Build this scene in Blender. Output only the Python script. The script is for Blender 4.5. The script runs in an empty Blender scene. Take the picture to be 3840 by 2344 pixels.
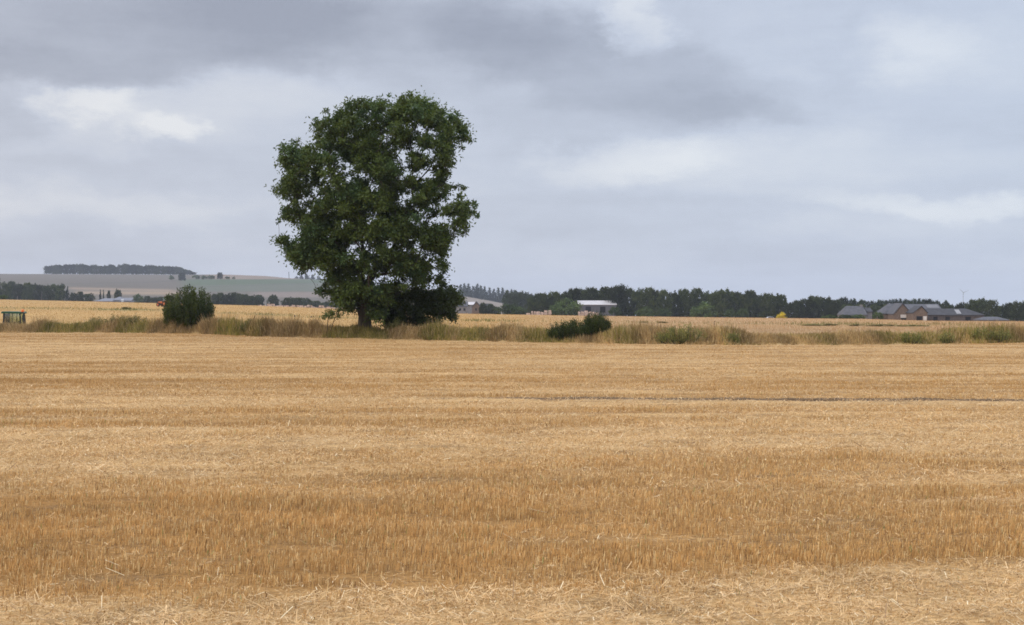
import bpy, math, random
import numpy as np

random.seed(7)
RNG = np.random.default_rng(11)
SC = bpy.context.scene
COL = SC.collection
F, CX, HY, CAMH = 5000.0, 1920.0, 1110.0, 3.0     # focal length (px of the 3840 wide photo), horizon row, eye height


# ------------------------------------------------------------------ numbers
def lin(r, g, b):
    f = lambda c: (c / 255 / 12.92) if c / 255 <= 0.04045 else ((c / 255 + 0.055) / 1.055) ** 2.4
    return (f(r), f(g), f(b))


def sstep(a, b, x):
    t = np.clip((x - a) / (b - a), 0, 1)
    return t * t * (3 - 2 * t)


class VNoise:
    def __init__(self, seed):
        self.t = np.random.default_rng(seed).random((256, 256))

    def __call__(self, x, y):
        x = np.asarray(x, float); y = np.asarray(y, float)
        xi = np.floor(x).astype(int); yi = np.floor(y).astype(int)
        fx = x - xi; fy = y - yi
        fx = fx * fx * (3 - 2 * fx); fy = fy * fy * (3 - 2 * fy)
        t = self.t
        a = t[xi & 255, yi & 255]; b = t[(xi + 1) & 255, yi & 255]
        c = t[xi & 255, (yi + 1) & 255]; d = t[(xi + 1) & 255, (yi + 1) & 255]
        return (a * (1 - fx) + b * fx) * (1 - fy) + (c * (1 - fx) + d * fx) * fy

    def fbm(self, x, y, o=4):
        s = 0; a = 0.5; n = 0
        for k in range(o):
            s = s + a * self(x * 2 ** k + 17.3 * k, y * 2 ** k + 9.1 * k); n += a; a *= 0.5
        return s / n


N1, N2, N3, N4 = VNoise(1), VNoise(2), VNoise(3), VNoise(4)


# ------------------------------------------------------------------ terrain
def tab(pairs):
    xs = np.array([p[0] for p in pairs], float); ys = np.array([p[1] for p in pairs], float)
    return lambda x: np.interp(x, xs, ys)


CREST_Y = tab([(-900, 1118), (0, 1123), (400, 1132), (960, 1146), (1700, 1176), (2100, 1183), (2600, 1190), (3240, 1197), (3500, 1204), (3840, 1206), (4800, 1208)])
CREST_D = tab([(-900, 500), (0, 480), (960, 400), (1700, 320), (2600, 260), (3840, 220), (4800, 210)])
VERGE_Y = tab([(-900, 1238), (0, 1243), (700, 1250), (1000, 1262), (1500, 1272), (2000, 1283), (2600, 1292), (3200, 1293), (3840, 1285), (4800, 1282)])
HILL_Y = tab([(-900, 1040), (0, 1027), (700, 1030), (830, 1029), (1000, 1035), (1080, 1043), (1200, 1049), (1400, 1066), (1740, 1098), (1910, 1133), (2150, 1180), (2300, 1215), (4800, 1225)])


def px_of(X, Y):
    return np.clip(X / np.maximum(Y, 5.0), -0.56, 0.57) * F + CX


def verge_d(px):
    return F * CAMH / (VERGE_Y(px) - HY)


def terrain(X, Y):
    X = np.asarray(X, float); Y = np.asarray(Y, float)
    px = px_of(X, Y)
    yc = CREST_Y(px); dc = CREST_D(px)
    zc = CAMH - (yc - HY) / F * dc
    y0 = 114.0
    t = np.clip((Y - y0) / (dc - y0), 0, 1)
    z = zc * t
    s = -(yc - HY) / F - 0.0032
    far = np.clip(Y, dc, 1000) - dc
    over = far + 0 * Y
    z = np.where(Y > dc, zc + s * over, z)
    zt = CAMH + (HY - HILL_Y(px)) / F * 2500.0
    k = np.clip((Y - 1080) / (2500 - 1080), 0, 1)
    k = 0.65 * k + 0.35 * k * k * (3 - 2 * k)
    z = np.where(Y > 1080, z + (zt - z) * k, z)
    z = np.where(Y > 2500, z - (Y - 2500) * 0.008, z)
    # bank under the verge
    vd = verge_d(px)
    z = z + 0.33 * sstep(vd - 0.3, vd + 2.2, Y) * (1 - sstep(vd + 5.5, vd + 10, Y))
    # sunken farm track where the tractor stands
    z = z - 1.55 * np.exp(-((Y - 127) / 9.0) ** 2) * sstep(-0.30, -0.345, X / np.maximum(Y, 5.0)) * (Y > 60)
    return z


FURROW = tab([(-900, 40.2), (2000, 38.96), (3840, 38.2), (4800, 38.0)])


def at(px, py, Y):
    return ((px - CX) / F * Y, Y, CAMH + (HY - py) / F * Y)


def hit(px, py, lo=10.0, hi=1100.0):
    ys = np.geomspace(lo, hi, 4000)
    xs = (px - CX) / F * ys
    zr = CAMH + (HY - py) / F * ys
    d = terrain(xs, ys) - zr
    i = int(np.argmax(d >= 0)) if (d >= 0).any() else len(ys) - 1
    return (float(xs[i]), float(ys[i]), float(terrain(xs[i], ys[i])))


def on(px, Y):
    X = (px - CX) / F * Y
    return (X, Y, float(terrain(X, Y)))


# straw cover of the cut field, measured along three lines of sight
ST_L = tab([(1200, .5), (1245, .5), (1270, .4), (1300, .7), (1340, .6), (1360, .35), (1480, .35), (1500, .7), (1525, .65), (1535, .25), (1575, .25), (1585, .6), (1600, .45), (1630, .6), (1690, .75), (1780, .7), (1800, .35), (1860, .3), (1885, 0), (2000, .05), (2220, .12), (2265, .55), (2310, .9), (2344, 1), (3000, .6), (6000, .4)])
ST_M = tab([(1200, .5), (1290, .55), (1310, .3), (1350, .55), (1400, .5), (1420, .35), (1480, .45), (1500, .65), (1520, .6), (1560, .35), (1600, .5), (1680, .65), (1720, .65), (1735, .3), (1830, .15), (1850, .4), (1870, .2), (1990, .08), (2140, .1), (2190, .2), (2225, .5), (2265, .85), (2344, 1), (3000, .6), (6000, .4)])
ST_R = tab([(1200, .5), (1300, .6), (1345, .45), (1380, .6), (1405, .4), (1490, .4), (1505, .75), (1530, .7), (1540, .45), (1570, .45), (1580, .7), (1700, .8), (1718, .28), (1780, .2), (1820, .4), (1850, .2), (2000, .15), (2085, .1), (2130, .4), (2180, .8), (2344, 1), (3000, .6), (6000, .4)])


def straw(X, Y):
    px = px_of(X, Y)
    Yn = np.maximum(Y, 3.0)
    w = (N1.fbm(X * 0.22, Y * 0.5, 4) - 0.5) * 0.10
    py = HY + F * CAMH / (Yn * (1 + w))
    a, b, c = ST_L(py), ST_M(py), ST_R(py)
    t = (px - 300) / 1600.0
    l = np.where(t < 1, a + (b - a) * np.clip(t, 0, 1), b + (c - b) * np.clip(t - 1, 0, 1))
    n = (N2.fbm(X * 0.35 + 40, Y * 0.9, 4) - 0.5) * 0.55 + (N3.fbm(X * 1.7, Y * 2.6, 3) - 0.5) * 0.5
    heap = 0.9 * np.exp(-(((X + 9.3) / 0.9) ** 2 + ((Y - 20.3) / 0.5) ** 2)) + 0.8 * np.exp(-(((X - 9.3) / 1.5) ** 2 + ((Y - 24.6) / 0.4) ** 2))
    st = (N4.fbm(X * 0.06 + 3, Y * 0.9, 4) - 0.5) * 1.3 * sstep(18, 34, Y)
    line = sstep(0.60, 0.72, N1.fbm(X * 0.12 + 9, (Y - 0.1 * X) * 1.5, 3)) * 0.5 * sstep(15, 19, Y)
    v = l + n * (0.5 + 0.5 * l) + st + line + heap
    return np.clip(0.5 + (v - 0.45) * 1.25, 0, 1)


# ------------------------------------------------------------------ mesh helpers
def link(o, parent=None):
    COL.objects.link(o)
    if parent is not None:
        o.parent = parent
    return o


def mesh_np(name, V, Q, m, parent=None, col=None, smooth=False):
    V = np.ascontiguousarray(V, np.float32).reshape(-1, 3)
    Q = np.ascontiguousarray(Q, np.int32)
    k = Q.shape[1]
    me = bpy.data.meshes.new(name)
    me.vertices.add(len(V)); me.vertices.foreach_set('co', V.ravel())
    me.loops.add(Q.size); me.loops.foreach_set('vertex_index', Q.ravel())
    me.polygons.add(len(Q))
    me.polygons.foreach_set('loop_start', np.arange(0, Q.size, k, dtype=np.int32))
    me.polygons.foreach_set('loop_total', np.full(len(Q), k, np.int32))
    if smooth:
        me.polygons.foreach_set('use_smooth', np.ones(len(Q), bool))
    if col is not None:
        a = me.color_attributes.new('Col', 'FLOAT_COLOR', 'POINT')
        c = np.ones((len(V), 4), np.float32); c[:, :3] = col
        a.data.foreach_set('color', c.ravel())
    me.update(calc_edges=True)
    me.materials.append(m)
    return link(bpy.data.objects.new(name, me), parent)


class MB:
    """collects boxes, prisms, tubes as plain polygons and links them as one mesh"""
    def __init__(self):
        self.v = []; self.f = []

    def add(self, vs, fs):
        b = len(self.v)
        self.v += [tuple(p) for p in vs]; self.f += [tuple(i + b for i in f) for f in fs]
        return self

    def box(self, x0, x1, y0, y1, z0, z1):
        vs = [(x, y, z) for z in (z0, z1) for x, y in ((x0, y0), (x1, y0), (x1, y1), (x0, y1))]
        return self.add(vs, [(0, 3, 2, 1), (4, 5, 6, 7), (0, 1, 5, 4), (1, 2, 6, 5), (2, 3, 7, 6), (3, 0, 4, 7)])

    def prism(self, pts, y0, y1):
        """polygon in x,z pushed along y"""
        n = len(pts)
        vs = [(x, y0, z) for x, z in pts] + [(x, y1, z) for x, z in pts]
        fs = [tuple(range(n)), tuple(range(2 * n - 1, n - 1, -1))]
        fs += [(i, i + n, (i + 1) % n + n, (i + 1) % n) for i in range(n)]
        return self.add(vs, fs)

    def prismx(self, pts, x0, x1):
        n = len(pts)
        vs = [(x0, y, z) for y, z in pts] + [(x1, y, z) for y, z in pts]
        fs = [tuple(range(n)), tuple(range(2 * n - 1, n - 1, -1))]
        fs += [(i, i + n, (i + 1) % n + n, (i + 1) % n) for i in range(n)]
        return self.add(vs, fs)

    def tube(self, P, R, n=7):
        P = [np.array(p, float) for p in P]
        vs = []
        for i, p in enumerate(P):
            d = P[min(i + 1, len(P) - 1)] - P[max(i - 1, 0)]
            d = d / (np.linalg.norm(d) + 1e-9)
            a = np.cross(d, (0.31, 0.9, 0.17)); a /= np.linalg.norm(a) + 1e-9
            b = np.cross(d, a)
            for k in range(n):
                t = 2 * math.pi * k / n
                vs.append(p + (a * math.cos(t) + b * math.sin(t)) * R[i])
        fs = []
        for i in range(len(P) - 1):
            for k in range(n):
                fs.append((i * n + k, i * n + (k + 1) % n, (i + 1) * n + (k + 1) % n, (i + 1) * n + k))
        fs.append(tuple(range(n - 1, -1, -1))); fs.append(tuple((len(P) - 1) * n + k for k in range(n)))
        return self.add(vs, fs)

    def disc(self, c, r, w, n=28, axis='y'):
        a, b = (c[0], c[1] - w / 2, c[2]), (c[0], c[1] + w / 2, c[2])
        return self.tube([a, b], [r, r], n)

    def build(self, name, m, parent=None, bevel=0.0, smooth=False):
        me = bpy.data.meshes.new(name)
        me.from_pydata(self.v, [], self.f); me.update()
        if smooth:
            me.polygons.foreach_set('use_smooth', np.ones(len(me.polygons), bool))
        me.materials.append(m)
        o = link(bpy.data.objects.new(name, me), parent)
        if bevel:
            b = o.modifiers.new('edge', 'BEVEL'); b.width = bevel; b.segments = 2; b.limit_method = 'ANGLE'
        return o


def tag(o, label=None, cat=None, group=None, kind=None):
    for k, v in (('label', label), ('category', cat), ('group', group), ('kind', kind)):
        if v:
            o[k] = v
    return o


def empty(name, loc, label, cat, group=None, rz=0.0):
    o = bpy.data.objects.new(name, None)
    o.empty_display_size = 0.5
    link(o); o.location = loc; o.rotation_euler = (0, 0, rz)
    return tag(o, label, cat, group)


def copy_tree(root, loc, scale=(1, 1, 1), rz=0.0, label=None, cat=None, group=None, name=None):
    c = root.copy(); COL.objects.link(c)
    c.location = loc; c.scale = scale; c.rotation_euler = (0, 0, rz)
    if name:
        c.name = name
    for k in ('label', 'category', 'group'):
        if k in c.keys():
            del c[k]
    tag(c, label, cat, group)
    for ch in [q for q in root.children]:
        d = ch.copy(); COL.objects.link(d); d.parent = c
    return c


# ------------------------------------------------------------------ materials
def nmat(name):
    m = bpy.data.materials.new(name); m.use_nodes = True
    nt = m.node_tree
    p = nt.nodes['Principled BSDF']
    p.inputs['Specular IOR Level'].default_value = 0.2
    p.inputs['Roughness'].default_value = 0.8
    return m, nt, p


def N(nt, t, **k):
    n = nt.nodes.new(t)
    for a, v in k.items():
        setattr(n, a, v)
    return n


def noise_mul(nt, src, scale, lo, hi, vec=None, detail=6, stretch=None):
    """colour socket times a noise running from lo to hi"""
    tc = N(nt, 'ShaderNodeTexCoord')
    no = N(nt, 'ShaderNodeTexNoise'); no.inputs['Scale'].default_value = scale; no.inputs['Detail'].default_value = detail
    v = tc.outputs['Object']
    if stretch:
        mp = N(nt, 'ShaderNodeMapping'); mp.inputs['Scale'].default_value = stretch
        nt.links.new(v, mp.inputs['Vector']); v = mp.outputs['Vector']
    nt.links.new(v, no.inputs['Vector'])
    mr = N(nt, 'ShaderNodeMapRange')
    mr.inputs['From Min'].default_value = 0.3; mr.inputs['From Max'].default_value = 0.7
    mr.inputs['To Min'].default_value = lo; mr.inputs['To Max'].default_value = hi
    nt.links.new(no.outputs['Fac'], mr.inputs['Value'])
    mx = N(nt, 'ShaderNodeVectorMath', operation='SCALE')
    nt.links.new(src, mx.inputs[0]); nt.links.new(mr.outputs['Result'], mx.inputs['Scale'])
    return mx.outputs['Vector'], no.outputs['Fac']


def solid(name, c, rough=0.8, scale=2.0, lo=0.8, hi=1.2, spec=0.2, stretch=None, metal=0.0, bump=0.0):
    m, nt, p = nmat(name)
    rgb = N(nt, 'ShaderNodeRGB'); rgb.outputs[0].default_value = (*c, 1)
    s, f = noise_mul(nt, rgb.outputs[0], scale, lo, hi, stretch=stretch)
    nt.links.new(s, p.inputs['Base Color'])
    p.inputs['Roughness'].default_value = rough; p.inputs['Specular IOR Level'].default_value = spec
    p.inputs['Metallic'].default_value = metal
    if bump:
        b = N(nt, 'ShaderNodeBump'); b.inputs['Strength'].default_value = bump; b.inputs['Distance'].default_value = 0.05
        nt.links.new(f, b.inputs['Height']); nt.links.new(b.outputs['Normal'], p.inputs['Normal'])
    return m


def attr_mat(name, noises=(), rough=0.85, spec=0.12, transl=0.0, hue=None, bump=None):
    """base colour from the mesh's own colour attribute, times noises"""
    m, nt, p = nmat(name)
    a = N(nt, 'ShaderNodeAttribute', attribute_name='Col')
    s = a.outputs['Color']; f = None
    for (sc, lo, hi, st) in noises:
        s, f = noise_mul(nt, s, sc, lo, hi, stretch=st)
    nt.links.new(s, p.inputs['Base Color'])
    p.inputs['Roughness'].default_value = rough; p.inputs['Specular IOR Level'].default_value = spec
    if bump and f is not None:
        b = N(nt, 'ShaderNodeBump'); b.inputs['Strength'].default_value = bump[0]; b.inputs['Distance'].default_value = bump[1]
        nt.links.new(f, b.inputs['Height']); nt.links.new(b.outputs['Normal'], p.inputs['Normal'])
    if transl:
        t = N(nt, 'ShaderNodeBsdfTranslucent'); nt.links.new(s, t.inputs['Color'])
        mx = N(nt, 'ShaderNodeMixShader'); mx.inputs['Fac'].default_value = transl
        out = [n for n in nt.nodes if n.type == 'OUTPUT_MATERIAL'][0]
        nt.links.new(p.outputs[0], mx.inputs[1]); nt.links.new(t.outputs[0], mx.inputs[2])
        nt.links.new(mx.outputs[0], out.inputs['Surface'])
    return m


M_GROUND = attr_mat('field_soil', [(0.9, 0.85, 1.15, (0.35, 1, 1)), (14.0, 0.62, 1.32, (0.6, 1, 1))], bump=(0.5, 0.06))
M_STALK = attr_mat('straw_stalk', [], rough=0.6, spec=0.25, transl=0.12)
M_BLADE = attr_mat('dry_grass', [], rough=0.7, spec=0.15, transl=0.25)
M_LEAF = attr_mat('leaf', [], rough=0.5, spec=0.3, transl=0.32)
M_FARLEAF = attr_mat('far_leaf', [], rough=0.8, spec=0.08, transl=0.12)
nt_ = M_FARLEAF.node_tree
oi_ = nt_.nodes.new('ShaderNodeObjectInfo'); mr_ = nt_.nodes.new('ShaderNodeMapRange')
mr_.inputs['To Min'].default_value = 0.6; mr_.inputs['To Max'].default_value = 1.55
sc_ = nt_.nodes.new('ShaderNodeVectorMath'); sc_.operation = 'SCALE'
nt_.links.new(oi_.outputs['Random'], mr_.inputs['Value'])
at_ = [n for n in nt_.nodes if n.type == 'ATTRIBUTE'][0]
nt_.links.new(at_.outputs['Color'], sc_.inputs[0]); nt_.links.new(mr_.outputs['Result'], sc_.inputs['Scale'])
for n in nt_.nodes:
    if n.type == 'BSDF_PRINCIPLED':
        nt_.links.new(sc_.outputs['Vector'], n.inputs['Base Color'])
    if n.type == 'BSDF_TRANSLUCENT':
        nt_.links.new(sc_.outputs['Vector'], n.inputs['Color'])
M_BARK = solid('bark', (0.060, 0.048, 0.034), scale=3, lo=0.55, hi=1.5, stretch=(1, 1, 0.25), bump=0.6)
M_PALEBARK = solid('bare_wood', (0.26, 0.19, 0.12), scale=5, lo=0.7, hi=1.2, stretch=(1, 1, 0.25))
M_FARBARK = solid('far_bark', (0.055, 0.046, 0.038), scale=1.5, lo=0.7, hi=1.3)
M_SLATE = solid('roof_slate', (0.082, 0.080, 0.086), scale=0.9, lo=0.8, hi=1.25)
M_DARKSLATE = solid('dark_roof_slate', (0.050, 0.048, 0.051), scale=0.9, lo=0.8, hi=1.25)
M_STONE = solid('brown_stone', (0.150, 0.106, 0.078), scale=2.2, lo=0.65, hi=1.3, bump=0.4)
M_GREYSTONE = solid('grey_stone', (0.20, 0.185, 0.18), scale=2.0, lo=0.7, hi=1.3, bump=0.4)
M_DARKSTONE = solid('dark_stone', (0.085, 0.068, 0.062), scale=2.0, lo=0.7, hi=1.3)
M_PINKSTONE = solid('pink_stone', (0.46, 0.33, 0.26), scale=2.4, lo=0.55, hi=1.3, bump=0.5)
M_HARL = solid('pale_render', (0.55, 0.51, 0.47), scale=1.2, lo=0.85, hi=1.1)
M_WHITEROOF = solid('pale_sheet_roof', (0.46, 0.43, 0.42), scale=0.5, lo=0.85, hi=1.1)
M_GREYCLAD = solid('grey_cladding', (0.095, 0.092, 0.102), scale=0.8, lo=0.85, hi=1.2, stretch=(3, 3, 0.2))
M_PALEROOF = solid('pale_grey_roof', (0.165, 0.165, 0.18), scale=0.6, lo=0.85, hi=1.15)
M_DARK = solid('dark_opening', (0.012, 0.012, 0.014), scale=1, lo=0.9, hi=1.1)
M_WOOD = solid('weathered_wood', (0.10, 0.08, 0.06), scale=6, lo=0.7, hi=1.3, stretch=(1, 1, 0.2))
M_GREENPAINT = solid('green_paint', (0.012, 0.062, 0.032), rough=0.45, spec=0.4, scale=3, lo=0.85, hi=1.15)
M_ORANGEPAINT = solid('orange_paint', (0.42, 0.11, 0.03), rough=0.5, spec=0.3, scale=3, lo=0.8, hi=1.15)
M_YELLOWRIM = solid('yellow_rim', (0.55, 0.36, 0.03), rough=0.5, scale=3)
M_RUBBER = solid('tyre_rubber', (0.022, 0.022, 0.023), rough=0.8, scale=8)
M_BLACK = solid('black_metal', (0.016, 0.020, 0.022), rough=0.5, spec=0.3, scale=4)
M_BEACON = solid('orange_plastic', (0.75, 0.16, 0.03), rough=0.35, spec=0.4, scale=8, lo=0.95, hi=1.05)
M_WHITE = solid('white_paint', (0.70, 0.70, 0.70), rough=0.5, scale=2, lo=0.92, hi=1.05)
M_CAR = solid('pale_car_paint', (0.55, 0.56, 0.58), rough=0.35, spec=0.5, scale=1, lo=0.95, hi=1.05)


def glass_mat():
    m = bpy.data.materials.new('cab_glass'); m.use_nodes = True
    nt = m.node_tree; nt.nodes.clear()
    o = N(nt, 'ShaderNodeOutputMaterial')
    t = N(nt, 'ShaderNodeBsdfTransparent'); t.inputs['Color'].default_value = (0.86, 0.92, 0.86, 1)
    g = N(nt, 'ShaderNodeBsdfGlossy'); g.inputs['Roughness'].default_value = 0.05
    mx = N(nt, 'ShaderNodeMixShader'); mx.inputs['Fac'].default_value = 0.14
    nt.links.new(t.outputs[0], mx.inputs[1]); nt.links.new(g.outputs[0], mx.inputs[2]); nt.links.new(mx.outputs[0], o.inputs['Surface'])
    return m


M_GLASS = glass_mat()

# ------------------------------------------------------------------ ground sheet
STRAW_C = np.array((0.47, 0.295, 0.125)); STUB_C = np.array((0.27, 0.138, 0.040)); DIP_SHADE_C = np.array((0.095, 0.056, 0.026))  # the last one is the shade tone of the furrow edge
GOLD_C = np.array((0.43, 0.265, 0.100)); TAN_C = np.array((0.43, 0.272, 0.132)); GREEN_C = np.array((0.16, 0.15, 0.050))

TRACK = tab([(-900, 1150), (0, 1157), (300, 1160), (560, 1164), (830, 1174), (1240, 1192), (1700, 1204)])      # grassy track, row per column
TRACKR = tab([(2000, 1206), (2500, 1213), (3000, 1217), (3840, 1221), (4800, 1222)])


def ground_colour(X, Y, Z):
    px = px_of(X, Y)
    Yn = np.maximum(Y, 3.0)
    py = HY + F * (CAMH - Z) / Yn
    c = np.empty(X.shape + (3,))
    s = straw(X, Y)[..., None]
    c[:] = STUB_C * 0.9 * (1 - s) + STRAW_C * 0.95 * s
    sc = (sstep(0.60, 0.70, N4.fbm(X * 0.9 + 31, Y * 2.6, 4)) * (Y < 120) * 0.42)[..., None]
    c = c * (1 - sc) + np.array((0.15, 0.085, 0.034)) * sc
    fur = (np.exp(-((Y - FURROW(px)) / 0.42) ** 2) * sstep(1300, 2300, px) * (0.55 + 0.45 * sstep(.35, .6, N3.fbm(X * 0.7, Y * 0.1, 3))))[..., None]
    c = c * (1 - fur) + DIP_SHADE_C * fur  # shade along the dip edge is put into the ground colour
    # verge floor
    vd = verge_d(px)
    v = (sstep(vd - 0.8, vd + 0.6, Y) * (1 - sstep(vd + 7, vd + 9, Y)))[..., None]
    vc = np.array((0.30, 0.205, 0.085))
    c = c * (1 - v) + vc * v
    # crop fields beyond
    b = sstep(vd + 7, vd + 9, Y)[..., None]
    r = sstep(1700, 2500, px)[..., None]
    cc = GOLD_C * (1 - r) + TAN_C * r
    cc = cc * (0.9 + 0.25 * (N2.fbm(X * 0.03, Y * 0.12, 4)[..., None] - 0.5))
    band = sstep(3, 9, py - np.where(px < 1900, TRACK(px), TRACKR(px)))[..., None]
    cc = cc * (1.05 - 0.13 * band * r)
    c = c * (1 - b) + cc * b
    for T, x0, x1, wd, amp in ((TRACK, -900, 1700, 3.2, 0.75), (TRACKR, 2300, 4800, 2.4, 0.35)):
        tr = (np.exp(-((py - T(px)) / wd) ** 2) * (px > x0) * (px < x1) * amp * (0.35 + 0.65 * sstep(.4, .6, N3.fbm(X * 0.08, Y * 0.03, 3))))[..., None] * b
        c = c * (1 - tr) + GREEN_C * tr
    # low fields and the hill, far off
    h = sstep(700, 1000, Y)[..., None]
    hc = np.empty_like(c); hc[:] = (0.175, 0.145, 0.110)
    mott = (N1.fbm(X * 0.004, Y * 0.004, 4) - 0.5)[..., None]
    hc = hc * (1 + 0.35 * mott)
    def patch(mask, col, k=1.0):
        nonlocal hc
        m = (mask * k)[..., None]
        hc = hc * (1 - m) + np.array(col) * m
    # green pasture, right half of the hill
    ed = 1062 + (px - 700) * 0.012 + 14 * sstep(1200, 1750, px)
    g = sstep(640, 720, px - (py - 1048) * 0.6) * sstep(1046, 1049, py) * (1 - sstep(1091, 1094, py))
    patch(g, (0.115, 0.145, 0.080))
    patch(g * sstep(1066, 1068, py + (px - 900) * 0.02), (0.155, 0.160, 0.112))
    patch(sstep(760, 800, px) * (1 - sstep(1046, 1048, py)), (0.30, 0.225, 0.165))
    # pale stubble strips at the hill's foot
    st = np.exp(-((py - (1081 + (px - 250) * 0.021)) / 4.5) ** 2) * sstep(240, 275, px) * (1 - sstep(610, 700, px))
    patch(st, (0.36, 0.265, 0.18))
    st2 = np.exp(-((py - (1098 + (px - 300) * 0.004)) / 7) ** 2) * sstep(270, 300, px) * (1 - sstep(660, 720, px))
    patch(st2, (0.40, 0.29, 0.19))
    st3 = sstep(1094, 1097, py) * (1 - sstep(1112, 1118, py)) * sstep(920, 980, px) * (1 - sstep(1300, 1500, px))
    patch(st3, (0.27, 0.21, 0.165))
    patch(sstep(1400, 1560, px), (0.31, 0.245, 0.185))
    # field edges drawn as thin dark dykes
    for (x0, y0, x1, y1) in ((150, 1066, 560, 1058), (560, 1058, 680, 1052), (690, 1078, 1200, 1062)):
        yy = y0 + (px - x0) * (y1 - y0) / (x1 - x0)
        patch(np.exp(-((py - yy) / 1.3) ** 2) * (px > x0) * (px < x1), (0.10, 0.095, 0.075), 0.6)
    c = c * (1 - h) + hc * 0.62 * h
    return c


def build_ground():
    ys = np.concatenate([np.linspace(-60, 8, 18), np.linspace(8.2, 30, 130), np.geomspace(30.15, 160, 330), np.geomspace(161.5, 4500, 300)])
    us = np.concatenate([np.linspace(-1.5, -0.50, 12)[:-1], np.linspace(-0.50, 0.50, 340), np.linspace(0.50, 1.5, 12)[1:]])
    U, Yg = np.meshgrid(us, ys)
    X = U * np.maximum(Yg, 40.0 * (Yg < 40) + 0 * Yg + (Yg >= 40) * 0) if False else U * np.where(Yg < 30, 30.0, Yg)
    X = np.clip(X, -4200, 4200)
    Z = terrain(X, Yg)
    Z = Z + np.where(Yg < 118, (N1.fbm(X * 0.9, Yg * 0.9, 3) - 0.5) * 0.05, 0)
    C = ground_colour(X, Yg, Z)
    n, m = X.shape
    V = np.stack([X, Yg, Z], -1).reshape(-1, 3)
    i = np.arange(n * m).reshape(n, m)
    Q = np.stack([i[:-1, :-1], i[:-1, 1:], i[1:, 1:], i[1:, :-1]], -1).reshape(-1, 4)
    o = mesh_np('ground', V, Q, M_GROUND, col=C.reshape(-1, 3), smooth=True)
    tag(o, 'golden harvested field and farmland rolling away to a low hill', 'ground', kind='structure')


build_ground()


# ------------------------------------------------------------------ stalks, straw, grass (nobody could count them)
def ribbons(P, D, L, W, col, yaw=None, taper=0.7):
    """flat blades: base P, direction D, length L, width W"""
    n = len(P)
    yaw = RNG.random(n) * 2 * math.pi if yaw is None else yaw
    S = np.stack([np.cos(yaw), np.sin(yaw), np.zeros(n)], -1)
    S = S - D * (S * D).sum(-1, keepdims=True); S /= np.linalg.norm(S, axis=-1, keepdims=True) + 1e-9
    a = P - S * W[:, None] / 2; b = P + S * W[:, None] / 2
    T = P + D * L[:, None]
    c = T + S * W[:, None] * taper / 2; d = T - S * W[:, None] * taper / 2
    V = np.stack([a, b, c, d], 1).reshape(-1, 3)
    Q = np.arange(4 * n).reshape(n, 4)
    return V, Q, np.repeat(col, 4, 0)


def scatter(y0, y1, rho, umax=0.50, thin=0.0, yref=20.0):
    """random points over the fan of ground from y0 to y1; density rho falling with distance"""
    yy = np.linspace(y0, y1, 2000)
    half = 0.44 * yy + 4.5
    dens = rho * np.minimum(1, (yref / yy) ** thin) * 2 * half
    cum = np.concatenate([[0], np.cumsum((dens[1:] + dens[:-1]) / 2 * np.diff(yy))])
    n = int(cum[-1])
    Y = np.interp(RNG.random(n) * cum[-1], cum, yy)
    X = (RNG.random(n) * 2 - 1) * (0.44 * Y + 4.5)
    return X, Y


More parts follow.
